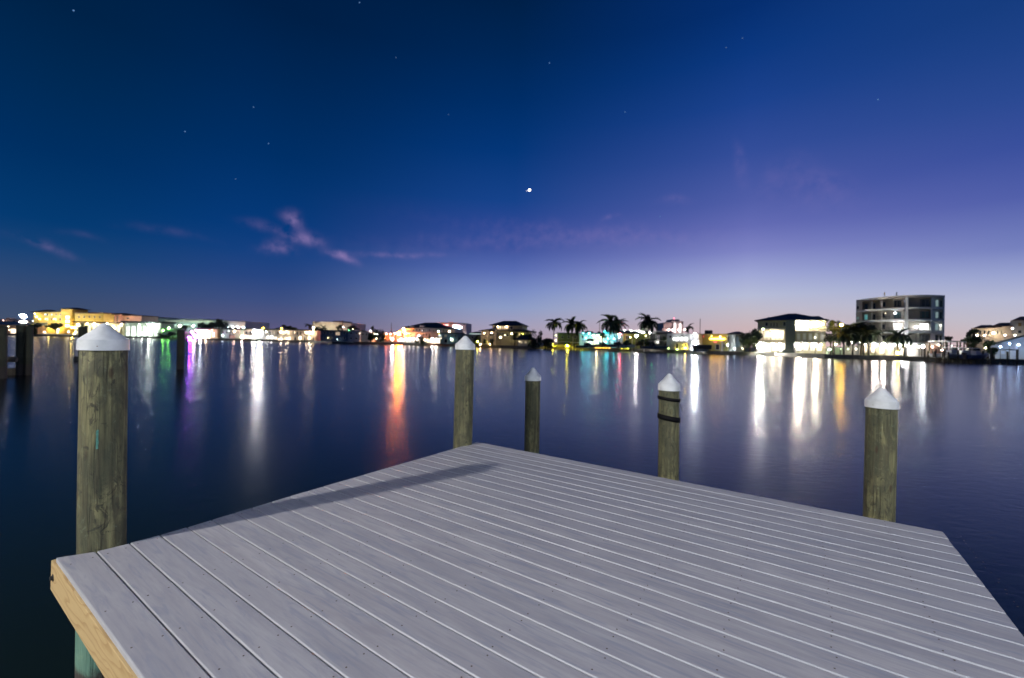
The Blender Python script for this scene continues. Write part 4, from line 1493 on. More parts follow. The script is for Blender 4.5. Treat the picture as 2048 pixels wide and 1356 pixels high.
for px, py, L, c, y in ((1166, 666, 200, (.1, .9, 1), -3), (1178, 667, 260, (.1, .85, 1), -3), (1172, 676, 110, (.15, .75, 1), -3), (1187, 672, 100, (.6, 1, .6), -3), (1195, 671, 220, (.95, 1, .45), -2.6), (1201, 675, 200, (.95, 1, .5), -2.6), (1193, 684, 900, (1, .62, .35), -2.6), (1180, 684, 120, (.3, .7, 1), -3)):
    b.lamp(px, py, .24, L, c, y, arm=False)
um = empty('patio_umbrella', (b.root.location.x, b.root.location.y, GZ), b.ang)
tag(um, 'dark domed patio umbrella before the turquoise house', 'umbrella')
ux, uz = b.x(1181), b.z(1181, 677)
MB().lathe([(1.9, uz - .9), (1.3, uz - .35), (.1, uz)], (ux, -5, 0), 12).build('canopy', canvas_d, um)
MB().tube((ux, -5, 0), (ux, -5, uz - .1), .05, .05, 6).build('pole', metal_d, um)
b = Bld('aqua_house', 'vivid cyan lit gabled house behind the pair of leaning palms', 'house', 1205, 1246, 190, 188, 9)
b.box('wall', tq, 1206, 1243, 667)
b.hip(1203, 1248, 660, 667.4, 1216, 1232, mat('aqua_roof', (.2, .4, .42), .7))
b.row(1208, 1242, 4, 670, 678, .3, lambda i: glow((.2, .8, 1), .6) if i % 2 else None)
b.rail(1204, 1246, 684, -2, 1, 16)
for px, py, L, c, y in ((1210, 664, 190, (0, .9, .8), -3), (1221, 663, 230, (0, .9, .95), -3), (1233, 665, 200, (0, .8, 1), -3), (1216, 677, 200, (.05, .7, 1), -3), (1228, 678, 200, (.1, .75, 1), -3), (1238, 674, 160, (.3, .75, 1), -3), (1212, 684, 120, (.2, .7, 1), -3)):
    b.lamp(px, py, .24, L, c, y, arm=False)
blob_tree(1204, 664, 679, 16, 186, 'green tree lit teal between the turquoise and cyan houses', leaf_m, n=500, leaf=.3)
street_lamp(1240.5, 668, 184, .38, 230, RED, 'red traffic light globe at the end of the cyan house')
street_lamp(1235.5, 668.5, 184, .16, 200, (.3, 1, .4), 'little green light touching the red one')
blob_tree(1178, 661, 669, 20, 215, 'dark treetop peeping over the turquoise house roof', leaf_d, n=300, leaf=.4)
blob_tree(1199, 662, 670, 14, 215, 'small dark treetop between the turquoise and cyan houses', leaf_d, n=250, leaf=.4)
dock_post(1199.5, 643, 215, 'tall slim tan mast above the turquoise house', None, mat('tan_mast', (.4, .3, .2), .7), .16, GZ, 'flag_mast')
b = Bld('green_wall_house', 'low olive green wall house under a dark flat hip roof', 'house', 1244, 1300, 186, 182, 9)
b.box('wall', mat('moss_stucco', (.24, .28, .08), .85), 1246, 1300, 668)
b.hip(1228, 1282, 661, 667, 1238, 1256, roof_d, -.8, 10)
b.win(1251, 1259, 671, 679, dark_glass, mull=1)
b.box('roof_edge', stucco_gr, 1246, 1300, 667, 668, -.3, 0)
b.lamp(1262, 675, .22, 70, (1, .95, .3), -4, arm=False)
b.lamp(1292, 672, .22, 30, (1, .95, .3), -4, arm=False)
street_lamp(1273, 671.5, 168, .42, 900, (1, .93, .92), 'white globe lamp on a slim pole before the olive green house', m=white_paint)
b = Bld('dim_house', 'dim grey green house with slim lit downpipe behind shrubs', 'house', 1300, 1338, 172, 168, 8)
b.box('wall', mat('dim_grey_wall', (.14, .15, .13), .85), 1300, 1336, 668)
b.box('roof', roof_d, 1310, 1336, 664, 667.8, .5, 6)
b.row(1302, 1316, 2, 671, 676, .4)
b.box('pillar', stucco_w, 1316, 1319.5, 671, 682, -.4, 0)
b.lamp(1318, 684.5, .3, 20, WHITE, -2, arm=False)
b.box('dish', stucco_w, 1311, 1320, 681, 688, -1.4, -.9)
for i, (px, y0, y1, w) in enumerate(((1281, 678, 693, 22), (1298, 676, 694, 26), (1330, 670, 690, 18), (1251, 679, 692, 20), (1343, 681, 690, 10))):
    blob_tree(px, y0, y1, w, 160 - i, ['dark hedge shrub around the white globe lamp pole', 'dark hedge shrub below the twin trunk palm', 'green shrub tree at the corner of the bright white house', 'dark shrub behind the light blue boat', 'small dark shrub before the bright white house'][i], leaf_d if i != 2 else leaf_m, name='shrub', n=500, leaf=.28, trunk_r=.1, cat='shrub')
# lights and roofs in the far street
b = Bld('far_store_row', 'far white lit shop roofs seen over the olive green house', 'building', 1230, 1345, 300, 300, 12)
b.box('wall', stucco_w, 1232, 1345, 661)
for px, py, L in ((1247, 661, 200), (1260, 662, 200), (1276, 663, 300), (1283, 665, 200), (1297, 666, 200)):
    b.lamp(px, py, .35, L, (1, .95, .92), -2.5, arm=False)
street_lamp(1305.5, 660, 230, .3, 160, (.05, 1, .3), 'green traffic light beside the twin trunk palm')
b = Bld('pink_tower', 'distant pink high rise with two bright vertical light strips', 'tower', 1326, 1368, 420, 420, 18)
pk = mat('pale_rose_render', (.6, .48, .45), .8)
b.box('low_wall', pk, 1326, 1346, 645.5)
b.box('wall', pk, 1343, 1366, 642)
b.box('core', mat('rose_grey_core', (.42, .38, .36), .8), 1345, 1359, 638.5, None, 1)
for a_, y_ in ((1347, 646), (1357.5, 647.5)):
    x0, x1, z0, z1 = b.ex(a_, a_ + 3.6, y_, 665)
    MB().box(x0, x1, -.9, -.5, z0, z1).build('light_strip', glow((1, .97, .95), 3.5), b.root)
b.box('podium', pk, 1320, 1344, 658, None, -4, 8)
b.lamp(1349.5, 636.5, .9, 14, (1, .2, .3), 3, arm=False)
for px in (1330, 1338, 1350, 1362):
    b.lamp(px, 660, .6, 170, (1, .72, .68), -9, arm=False)
palm(1377.5, 654, 230, 3.6, 'small distant palm above the bright white house', n=12, seed=9)
dock_post(1400.5, 637, 165, 'bare tall utility pole above the yellow shop', None, mat('grey_pole', (.2, .19, .18), .8), .13, GZ, 'utility_pole')
b = Bld('white_villa', 'bright white flat roofed villa with glowing arched porch', 'house', 1334, 1400, 152, 145, 9)
wv = mat('bright_white_stucco', (.62, .65, .64), .75)
b.box('wall', wv, 1334, 1400, 667)
b.box('bay_wall', mat('white_bay', (.75, .75, .75), .6), 1378, 1399, 668, None, -1.2, 0)
b.slab(1346, 1378, 684.3, .3, -2.6, 0)
b.rail(1346, 1376, 684.3, -2.5, .9, 16)
for px in (1348, 1356, 1366, 1376):
    b.box('post', frame_w, px - .4, px + .4, 684.5, None, -2.5, -2.3)
b.row(1336, 1346, 1, 671, 676, .5)
b.row(1349, 1377, 3, 674, 683, .75, lambda i: glow((.93, .97, 1), 2.2))
b.win(1361, 1368, 669.5, 673)
b.row(1350, 1376, 3, 687, 700, .45, lambda i: glow((.7, .9, .5), .5) if i == 1 else None)
b.row(1380, 1398, 2, 671, 680, .5, lambda i: glow(COOL, 1.3), y=-1.23)
b.row(1380, 1398, 2, 687, 698, .5, lambda i: glow(COOL, 1.6), y=-1.23)
for px, py, r, L, c, y in ((1350, 678, .2, 160, WHITE, -1.3), (1358, 677, .2, 220, WHITE, -1.3), (1366, 677, .2, 220, WHITE, -1.3), (1374, 679, .22, 300, WHITE, -1.3), (1394, 668.5, .28, 500, WHITE, -2.6), (1391, 688, .2, 300, (.93, .97, 1), -3), (1388, 698, .2, 260, COOL, -2.4), (1362, 699, .2, 120, (.6, 1, .3), -4), (1345, 697, .2, 60, (.6, 1, .3), -4)):
    b.lamp(px, py, r, L, c, y)
street_lamp(1391, 686, 141.5, .34, 8000, (.93, .97, 1), 'blazing white lamp on the bank before the white villa')
street_lamp(1370.5, 696, 147, .26, 600, (1, .66, .06), 'orange yellow lamp on the lawn before the white villa', name='garden_lamp')
b = Bld('yellow_shop', 'mustard building with long orange neon strip over a dark door', 'building', 1400, 1460, 148, 141, 9)
b.box('wall', mat('mustard_stucco', (.5, .44, .16), .8), 1400, 1456, 667.5)
b.box('rooftop_unit', canvas_d, 1404.5, 1416, 660, 667.4, 2, 4)
x0, x1, z0, z1 = b.ex(1420, 1450, 676.4, 679)
MB().box(x0, x1, -.35, -.15, z0, z1).build('neon_strip', glow((1, .55, .06), 26), b.root)
x0, x1, z0, z1 = b.ex(1428, 1434, 681.5, 685.5)
MB().box(x0, x1, -.2, -.02, z0, z1).build('red_sign', glow((1, .05, .03), 2.0), b.root)
b.win(1431, 1440, 688, 700, canvas_d, frame=frame_w, name='door')
b.box('pipe', stucco_w, 1443, 1446.5, 682, None, -.3, 0)
b.win(1447, 1450, 688, 695)
b.win(1455.5, 1459, 671, 682, None)
b.box('end_wall', mat('off_white_render', (.5, .5, .47), .8), 1456, 1470, 669, None, .5)
b.lamp(1442, 673.5, .2, 160, (1, .6, .3), -.8)
b.lamp(1408, 673, .12, 30, RED, -.4)
b.lamp(1427, 672.5, .2, 60, (1, .8, .2), -1.8, arm=False)
b.lamp(1420, 694, .2, 50, (1, .9, .4), -4, arm=False)
b.lamp(1462, 690, .2, 110, (.95, .95, 1), -3, arm=False)
b.hip(1455, 1479, 663, 668, 1463, 1471, roof_d, -.5, 8)
p = atD(1474, 700, 141)
rt = empty('statue', (p.x, p.y, GZ))
tag(rt, 'pale blue lit upright garden statue at the end of the mustard building', 'statue')
k = D_k = 141 / F
MB().lathe([(1.2, 0), (1.1, .4), (.8, 1.6), (.95, 2.6), (.75, 3.4), (.35, 3.8), (.5, 4.3), (.45, 4.8), (.1, 5.1)], (0, 0, 0), 12).build('figure', mat('pale_blue_plaster', (.5, .62, .7), .6), rt, smooth=True)
MB().box(-1.4, 1.4, -.8, .8, 0, .3).build('plinth', stucco_w, rt)
street_lamp(1469, 697, 138.6, .14, 180, (.6, .85, 1), 'small bluish spot lamp at the foot of the garden statue', name='garden_lamp')
b = Bld('low_white_wall', 'low white garden wall on the lawn right of the statue', 'wall', 1471, 1488, 137, 136.5, 1)
b.box('wall', stucco_w, 1471, 1488, 694, None, 0, .4)
b.lamp(1480, 697, .12, 60, WARM, -2.5, arm=False)
for i, (px, y0, y1, w) in enumerate(((1500, 650, 692, 36), (1488, 660, 694, 26), (1512, 652, 684, 22), (1500, 668, 702, 30))):
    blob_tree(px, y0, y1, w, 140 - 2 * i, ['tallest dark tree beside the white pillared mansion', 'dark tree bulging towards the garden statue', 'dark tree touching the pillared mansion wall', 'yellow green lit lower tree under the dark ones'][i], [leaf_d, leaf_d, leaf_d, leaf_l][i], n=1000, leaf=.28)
street_lamp(1500, 700, 135.5, .16, 130, (.95, 1, .3), 'yellow green garden lamp below the dark trees', name='garden_lamp')

b = Bld('pillared_mansion', 'big cream mansion with grey central tower and blazing balconies', 'house', 1512, 1654, 143, 132, 11)
cw = mat('cream_stucco', (.56, .52, .36), .8)
b.box('wall', cw, 1514, 1572, 641, None, 1.5)
b.box('right_wall', cw, 1589, 1652, 640.5, None, 1.5)
b.box('tower', mat('tower_grey', (.23, .25, .26), .7), 1571.5, 1590, 640.5, None, -1.0, 8)
b.hip(1508, 1658, 627.5, 641, 1574, 1590, roof_d, -.6, 16)
b.hip(1524, 1600, 634, 641, 1534, 1560, roof_d, -1.2, 8)
b.hip(1600, 1650, 632.5, 640.5, 1610, 1638, roof_d, -1.2, 8)
b.row(1528, 1536, 1, 644, 652, .75, y=1.48)
b.row(1538, 1556, 3, 645.5, 653, .35, y=1.48)
b.win(1565, 1571, 643, 652, y=1.48)
b.slab(1514, 1572, 656, .35, -.6, 1.5, stucco_w)
b.slab(1514, 1572, 683, .4, -1.0, 1.5, stucco_w)
b.slab(1589, 1652, 662.5, .35, -.6, 1.5, stucco_w)
b.slab(1589, 1652, 683, .4, -1.0, 1.5, stucco_w)
b.rail(1514, 1571, 681.5, -.9, .9, 20)
b.rail(1590, 1650, 661.5, -.5, .7, 20)
b.win(1520, 1540, 660, 680, glow((1, .8, .5), 1.2), y=1.48, mull=2)
b.win(1542, 1568, 659, 680, glow((1, .82, .52), 2.0), y=1.48, mull=2)
b.win(1516, 1542, 686, 704, glow((1, .86, .62), 2.6), y=1.48, mull=2)
b.win(1544, 1570, 686, 703, glow((1, .88, .66), 2.8), y=1.48, mull=2)
b.win(1591, 1618, 641.5, 660.5, glow((1, .88, .66), 3.6), y=1.48, mull=2)
b.win(1624, 1638, 642.5, 655, glow((1, .86, .6), 4), y=1.48, mull=1)
b.win(1641, 1649, 644, 652, glow((1, .8, .45), 3), y=1.48)
b.row(1591, 1650, 5, 666, 680, .6, lambda i: glow((.7, .7, .5), .35), y=1.48)
b.row(1591, 1646, 4, 686, 702, .8, lambda i: glow((1, .9, .7), 2.4 if i in (0, 3) else 1.0), y=1.48, mull=1)
for px in (1515, 1530, 1543, 1557, 1592, 1606, 1620, 1634, 1648):
    b.box('column', stucco_w, px - .7, px + .7, 683.5, None, -.9, -.5)
for px, py, r, L, c in ((1522, 693, .3, 900, WHITE), (1530, 688, .28, 700, WHITE), (1546, 688, .3, 700, (1, .9, .75)), (1560, 688, .28, 700, (1, .9, .75)), (1541, 669, .3, 420, (1, .86, .65)), (1552, 667, .3, 520, (1, .86, .65)), (1562, 672, .2, 200, (1, .8, .55)), (1522, 670, .2, 110, (1, .75, .5)),
                       (1598, 646, .36, 2600, (1, .86, .66)), (1608, 648, .3, 900, (1, .9, .74)), (1630, 647, .32, 1300, (1, .86, .6)), (1645, 647.5, .24, 420, (1, .75, .4)), (1596, 688, .3, 900, (1, .9, .76)), (1612, 688, .26, 500, WHITE), (1632, 688, .3, 900, (1, .88, .66)), (1642, 689, .24, 330, WARM), (1600, 698, .18, 330, WHITE), (1630, 675, .18, 60, (1, .95, .7)), (1562, 700, .2, 200, WHITE)):
    b.lamp(px, py, r, L, c, .2 if py < 684 else 0.0, arm=False)
b.lamp(1530, 660, .3, 50, (.9, 1, .6), -8, arm=False)
b.box('garden_wall', mat('dark_coping', (.07, .065, .05), .8), 1512, 1654, 705.5, None, -4, -3.6)
b.box('planter', grey_col, 1566, 1583, 699, None, -3.4, -2)

street_lamp(1520, 690, 134.5, .4, 9000, (1, .95, .88), 'blazing white lamp at the left corner of the pillared mansion lawn')
street_lamp(1598, 690, 128, .36, 4500, (1, .86, .68), 'warm white lamp on the lawn right of the grey mansion tower')
street_lamp(1632, 690, 124.5, .3, 2600, (1, .86, .66), 'warm white lamp on the lawn near the mansion palms')
blob_tree(1667, 638, 672, 34, 119, 'tree glowing yellow under a lamp beside the mansion', leaf_l, n=900, leaf=.25)
blob_tree(1661, 664, 690, 26, 120, 'dark tree right against the mansion corner', leaf_d, n=900, leaf=.25)
street_lamp(1683, 650, 115, .36, 520, (1, .52, .04), 'amber lamp lighting the yellow tree')
street_lamp(1671, 688.5, 117.5, .18, 260, (.9, 1, .4), 'green white garden lamp under the trees beside the mansion', name='garden_lamp')
street_lamp(1659, 699, 116.8, .22, 260, (.95, 1, .9), 'white garden lamp at the mansion corner lawn', name='garden_lamp')
b = Bld('green_garden_wall', 'pale green lit garden wall between mansion and apartment tower', 'wall', 1654, 1726, 121, 119, 1)
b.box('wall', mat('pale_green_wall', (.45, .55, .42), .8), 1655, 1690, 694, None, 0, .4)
b.box('white_wall', stucco_w, 1690, 1722, 690, None, -.1, .4)
for px, L, c in ((1660, 60, (.7, 1, .6)), (1675, 80, (.7, 1, .6)), (1690, 60, (.8, 1, .7)), (1706, 120, (1, .9, .75))):
    b.lamp(px, 698, .15, L, c, -1.6, arm=False)
GPM = 'dark broad crowned palms by the apartment tower'
palm(1688, 668, 116.5, 4.0, 'dark palm with drooping crown between mansion and tower', seed=21, n=20)
palm(1706, 662, 117, 4.3, 'tall dark palm leaning near the apartment tower corner', seed=22, n=20)
palm(1728, 655, 118, 4.6, 'tallest dark palm in front of the apartment tower', seed=23, n=20)
palm(1738, 668, 114.5, 3.8, 'low dark palm overlapping the apartment tower balconies', seed=25, n=18)
palm(1796, 673, 112, 3.6, 'short dark palm before the lit tower lobby', seed=26, n=18)
palm(1808, 678, 111, 2.8, 'shortest dark palm right of the lobby one', seed=27, n=16)
blob_tree(1722, 660, 690, 50, 118, 'dark spreading tree in front of the apartment tower', leaf_d, n=1300, leaf=.25)
blob_tree(1796, 668, 686, 34, 113, 'dark rounded tree before the tower lobby', leaf_d, n=700, leaf=.22)

# apartment tower with curved front
b = Bld('apartment_tower', 'five storey grey apartment block with curved balcony front', 'apartment block', 1708, 1890, 134, 120.7, 13)
gw = mat('tower_render', (.5, .48, .46), .75, noise=(.3, .06))
gw2 = mat('tower_blue_white', (.6, .63, .67), .7)
top_ = [(1710, 599.5), (1726, 597), (1745, 594.5), (1765, 592.5), (1785, 591.2), (1808, 590.5), (1830, 590.5), (1858, 591.5), (1885, 594.5)]
bulge = lambda px: 3.5 - 9.5 * max(0, 1 - ((px - 1812) / 102.0) ** 2)
tz = lambda py: HC - GZ + (hor(1805) - py) / F * (b.p(1805)[1] - 4.4)
cols = [1710, 1723, 1743, 1763, 1785, 1810, 1821, 1858, 1864, 1888]


def seg_wall(name, m, pxs, py0, py1, off0, off1, parent=None):
    """wall following the curved front; off0/off1 = distances behind the curve"""
    mb = MB()
    n = len(pxs)
    zt_, zb_ = tz(py0), (0 if py1 is None else tz(py1))
    v = []
    for px in pxs:
        x = b.x(px)
        y0_, y1_ = bulge(px) + off0, bulge(px) + off1
        v += [(x, y0_, zb_), (x, y1_, zb_), (x, y1_, zt_), (x, y0_, zt_)]
    f = [(0, 3, 2, 1), (4 * n - 4, 4 * n - 3, 4 * n - 2, 4 * n - 1)]
    for i in range(n - 1):
        for k in range(4):
            j = (k + 1) % 4
            f.append((4 * i + k, 4 * i + j, 4 * i + 4 + j, 4 * i + 4 + k))
    return mb.add(v, f).build(name, m, parent or b.root)


fine = [1710 + i * (1888 - 1710) / 16 for i in range(17)]
floors = [591.5, 615.5, 639, 663, 686]      # tops of the storeys
b.box('core_wall', gw, 1712, 1884, 600, None, 7.5, 16)
seg_wall('roof_slab', gw, fine, 590.6, 595.2, -.2, 9)
for i, y in enumerate(floors[1:]):
    seg_wall('floor_slab', gw2, fine, y - 1.0, y + 2.6, -.15, 6)
for i in range(4):
    y0_, y1_ = floors[i] + 3, floors[i + 1] - 1
    seg_wall('end_wall', gw, [1710, 1716.5, 1723], y0_, y1_, 0, 6)
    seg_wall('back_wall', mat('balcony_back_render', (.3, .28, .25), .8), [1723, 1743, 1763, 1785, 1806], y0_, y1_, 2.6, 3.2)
    for px in (1742, 1762):
        seg_wall('fin_wall', gw, [px, px + 2], y0_, y1_, .3, 2.6)
    seg_wall('pilaster', gw2, [1808, 1814], y0_, y1_, -.1, 4)
    seg_wall('pilaster', gw2, [1859, 1863], y0_, y1_, -.1, 4)
    seg_wall('end_pilaster', gw2, [1884, 1888], y0_, y1_, -.1, 4)
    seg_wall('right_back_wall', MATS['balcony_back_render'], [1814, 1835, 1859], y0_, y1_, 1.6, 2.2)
    seg_wall('corner_back_wall', gw2, [1863, 1884], y0_, y1_, 1.6, 2.2)


def twin(px0, px1, py0, py1, glass, off, mull=0):
    """window set into the curved front"""
    y = bulge((px0 + px1) / 2) + off
    pc = (px0 + px1) / 2
    inv_ = lambda py: hor(pc) - (tz(py) + GZ - HC) * F / b.p(pc)[1]
    py0, py1 = inv_(py0), inv_(py1)
    return b.win(px0, px1, py0, py1, glass, y=y - .03, frame=frame_d if glass in (dark_glass, teal_glass) else frame_w, mull=mull)


rows_y = [(599, 612), (622.5, 635), (646, 659), (669, 681)]
for i, (a_, c_) in enumerate(rows_y):
    g_ = [dark_glass, teal_glass, dark_glass, dark_glass][i]
    if i < 2:
        twin(1712, 1719, a_ + 6, c_ - 1, dark_glass if i == 0 else glow((.05, .5, .5), .45), 0)
    twin(1727, 1739, a_ + 1, c_ + 1, g_ if i != 1 else glow((.08, .75, .7), .55), 2.6)
    twin(1745, 1752, a_ + 2, c_ + 1, dark_glass, 2.6)
    twin(1763, 1772, a_ + 1, c_ - 2, dark_glass, 2.6)
    lit = i == 2
    twin(1786, 1805, a_ - .5, c_ + 1, glow((.95, .97, 1), 2.4) if lit else g_, 2.6, 2)
    twin(1824, 1856, a_ - .5, c_ + 1, glow((.92, .97, 1), 1.4) if lit else (teal_glass if i in (1, 2) else g_), 1.6, 3)
    twin(1866, 1876, a_, c_ + 1, glow((.6, .85, .8), .5) if i < 3 else dark_glass, 1.6)
    twin(1877, 1883, a_ + 1, c_ + 1, glow((1, .97, .85), 1.2) if lit else teal_glass, 1.6)
    if i in (1, 2):
        rl = MB()
        for k in range(12):
            px = 1744 + k * 5.6
            x = b.x(px)
            y = bulge(px) - .05
            z = tz(floors[i + 1] - 1)
            rl.box(x - .03, x + .03, y - .03, y + .03, z, z + 1.0)
            if k:
                rl.tube((px_[0], px_[1], px_[2] + 1.0), (x, y, z + 1.0), .04, .04, 4)
            px_ = (x, y, z)
        rl.build('railing', metal_d, b.root)
# lobby
seg_wall('lobby_wall', cw, [1722, 1750, 1778, 1800], 684.5, None, 2.2, 2.8)
seg_wall('side_lobby_wall', stucco_w, [1814, 1835, 1866], 686, None, .6, 1.2)
seg_wall('terrace_wall', stucco_p, [1856, 1872, 1888], 684, None, .6, 1.2)
for px0, px1 in ((1725, 1739), (1742, 1758), (1760, 1777)):
    twin(px0, px1, 687, 708, glow((1, .82, .62), 2.6), 2.2, 1)
twin(1800, 1808, 688, 710, glow((.95, .97, 1), 2.5), 2.2)
for px, py, r, L, c, off in ((1730, 689, .25, 420, (1, .8, .6), 0), (1748, 688, .3, 1300, (1, .85, .7), 0), (1768, 688, .3, 1500, (1, .85, .7), 0), (1788, 690, .22, 420, WHITE, 0), (1803, 692, .3, 900, WHITE, -1), (1811, 691, .24, 600, (1, .95, .9), -1), (1806, 703, .22, 600, WHITE, -1),
                            (1789, 628, .2, 110, (.85, .92, 1), 1.6), (1796, 651, .22, 260, WHITE, 1.4), (1792, 656, .2, 200, WHITE, 1.4), (1830, 655, .2, 200, (1, 1, .95), .8), (1846, 655, .2, 200, (1, 1, .95), .8), (1880, 651, .14, 60, (1, 1, .8), .8), (1770, 628, .12, 12, WARM, 1), (1835, 694, .2, 50, (1, .95, .8), -2), (1862, 694, .22, 80, (1, .7, .5), -1),
                            (1875, 690, .2, 50, (1, .7, .55), -1)):
    o = b.lamp(px, py, r, L, c, bulge(px) + off, arm=False)
for px in (1767.5, 1791.5):
    b.box('roof_vent', stucco_w, px - 1.3, px + 1.3, 586.5, 593.2, -3, -2)
b.box('garden_screen', canvas_d, 1706, 1722, 697, None, -8, -7.2)
for px in (1700, 1706, 1712, 1721):
    b.lamp(px, 684 + (px % 5), .14, 150, (1, .85, .6) if px < 1704 else WHITE, -6, arm=False)
street_lamp(1805, 691, 112.5, .3, 3000, WHITE, 'blazing white lamp on the bank before the tower lobby')
street_lamp(1752, 690, 113, .3, 900, (1, .93, .84), 'added pale fill lamp half hidden by the palms at the apartment tower')  # this lamp and the next are added to brighten the tower walls
street_lamp(1846, 693, 106, .26, 900, (.9, .95, 1), 'added cool pale fill lamp on the bank at the right half of the tower')
street_lamp(1795, 706, 111.5, .26, 700, (1, .62, .05), 'amber lamp low on the bank before the tower lobby', name='garden_lamp')
GU = 'folded white umbrellas by the tower lobby'
for i, px in enumerate((1786, 1792, 1800)):
    p = atD(px, 688, 113.5)
    o = empty('folded_umbrella', (p.x, p.y, GZ))
    tag(o, ['leftmost', 'middle', 'rightmost'][i] + ' slim folded white umbrella by the lit tower lobby', 'umbrella', GU)
    MB().tube((0, 0, 0), (0, 0, p.z - GZ - .4), .03, .03, 5).build('pole', metal_g, o)
    MB().lathe([(.2, p.z - GZ - 1.9), (.16, p.z - GZ - .9), (.02, p.z - GZ)], (0, 0, 0), 8).build('canopy', canvas_w, o)

# right edge: condos, blue lit hall, docks
b = Bld('condo_row', 'cream condominium row with brown roof caps climbing above dark trees', 'building', 1938, 2100, 165, 150, 10)
b.box('wall', mat('cream_condo', (.56, .48, .40), .8), 1942, 2016, 655.5)
b.box('tall_wall', stucco_w, 2020, 2100, 640)
b.box('middle_wall', mat('cream_condo', (.56, .48, .40), .8), 2003, 2024, 652, None, -.3)
b.hip(1948, 1990, 650.5, 656, 1960, 1982, roof_b, -.6, 12)
b.hip(1984, 2026, 646, 652.5, 1998, 2018, roof_b, -.8, 12)
b.hip(2024, 2110, 633.5, 640.5, 2040, 2090, roof_b, -.8, 14)
b.row(1956, 2016, 7, 661, 669, .45)
b.row(2032, 2090, 4, 645, 653, .6, lambda i: mat('gold_blind', (.3, .2, .06), .7))
b.row(2032, 2090, 4, 660, 667, .6)
b.lamp(1987.5, 666.5, .32, 700, (1, .82, .55), -2)
for px, L in ((1955, 110), (1970, 80), (2010, 60), (2030, 60)):
    b.lamp(px, 671, .25, L, (1, .8, .6), -3.5, arm=False)
b.lamp(2025, 658, .25, 40, (1, .95, .9), -6, arm=False)
b = Bld('blue_lit_hall', 'gabled boathouse with grey roof and blue white lit end wall', 'building', 1966, 2130, 112, 100, 14)
x0, x1 = b.x(1978), b.x(2130)
z0, z1 = b.z(1985, 692), b.z(2060, 670.5)
ph_ = mat('pale_blue_gable', (.42, .5, .62), .7)
xm = b.x(2075)
MB().add([(x0, 0, 0), (x1, 0, 0), (x1, 0, z0), (xm, 0, z1 + .6), (x0, 0, z0), (x0, 13, 0), (x1, 13, 0), (x1, 13, z0), (xm, 13, z1 + .6), (x0, 13, z0)],
         [(0, 1, 2, 3, 4), (9, 8, 7, 6, 5), (0, 4, 9, 5), (1, 6, 7, 2), (0, 5, 6, 1)]).build('gable_wall', ph_, b.root)
MB().add([(x0 - .8, -.5, z0 - .1), (xm, -.5, z1 + .75), (xm, 14, z1 + .75), (x0 - 4.6, 14, z0 - .1), (x0 - .8, -.5, z0 + .1), (xm, -.5, z1 + .95), (xm, 14, z1 + .95), (x0 - 4.6, 14, z0 + .1),
          (x1 + .8, -.5, z0 - .1), (x1 + .8, 14, z0 - .1), (x1 + .8, -.5, z0 + .1), (x1 + .8, 14, z0 + .1)],
         [(4, 5, 6, 7), (3, 2, 1, 0), (0, 1, 5, 4), (3, 0, 4, 7), (7, 6, 2, 3), (5, 10, 11, 6), (1, 2, 9, 8), (8, 10, 5, 1), (8, 9, 11, 10)]).build('roof', roof_g, b.root)
b.row(2026, 2044, 1, 687, 698, .5, lambda i: glow((.3, .5, 1), .7))
b.win(2001, 2012, 701, 709, glow((.05, .3, .75), .6), y=-.02)
for px, py, L, c in ((2010, 694, 70, (.5, .68, 1)), (2028, 688, 90, (.5, .68, 1)), (2046, 690, 110, (.5, .68, 1)), (2070, 690, 90, (.5, .68, 1))):
    b.lamp(px, py, .2, L, c, -3, arm=False)
um = empty('patio_umbrella', (b.root.location.x, b.root.location.y, GZ), b.ang)
tag(um, 'dark flat patio umbrella before the blue lit gable', 'umbrella')
ux, uz = b.x(2029), b.z(2029, 698)
MB().lathe([(1.5, uz - .35), (1.0, uz - .15), (.05, uz)], (ux, -3.2, 0), 10).build('canopy', canvas_d, um)
MB().tube((ux, -3.2, 0), (ux, -3.2, uz - .1), .05, .05, 6).build('pole', metal_d, um)
for i, (px, y0, y1, w, m_) in enumerate(((1934, 673, 690, 34, leaf_d), (1950, 668, 698, 24, leaf_d), (1976, 680, 702, 18, leaf_m), (1985, 693, 709, 26, leaf_m), (1938, 662, 676, 12, leaf_d), (1948, 658, 668, 14, leaf_m))):
    blob_tree(px, y0, y1, w, [112, 111, 108, 101.5, 125, 125][i], ['wide dark tree between tower and cream condos', 'taller dark tree touching the grey boathouse roof', 'green lit tree at the foot of the grey roof', 'bright green shrubs below the blue gable', 'small dark treetop left of the condo roofs', 'small green treetop under the condo roof end'][i], m_, n=700, leaf=.22)
street_lamp(1971, 696, 105, .17, 60, (1, .95, .6), 'pale yellow garden lamp beside the green lit tree', name='garden_lamp')
street_lamp(1992, 699, 101.8, .12, 90, (.3, 1, .5), 'small green garden lamp under the blue gable', name='garden_lamp')
blob_tree(1893, 671, 682, 9, 160, 'distant dark twiggy tree right of the apartment tower', leaf_d, n=120, leaf=.3)
blob_tree(1901, 672, 682, 9, 160, 'second distant dark twiggy tree beyond the boats', leaf_d, n=120, leaf=.3)
for i, (a_, c_, y_, D, m_) in enumerate(((1890, 1916, 681.5, 103, canvas_w), (1919, 1930, 682.5, 103.5, canvas_w), (1921, 1938, 695, 98.5, mat('tan_canvas', (.5, .42, .25), .8)), (1940, 1961, 696, 98, canvas_w))):
    shelter(a_, c_, y_, D, ['long white boat shelter roof right of the apartment tower', 'short white boat shelter roof before the wide dark tree', 'low tan boat shelter roof', 'low white boat shelter roof nearest the grey boathouse'][i])
street_lamp(1904, 691, 106, .16, 30, WHITE, 'dim white lamp beneath the long white shelter', name='garden_lamp')
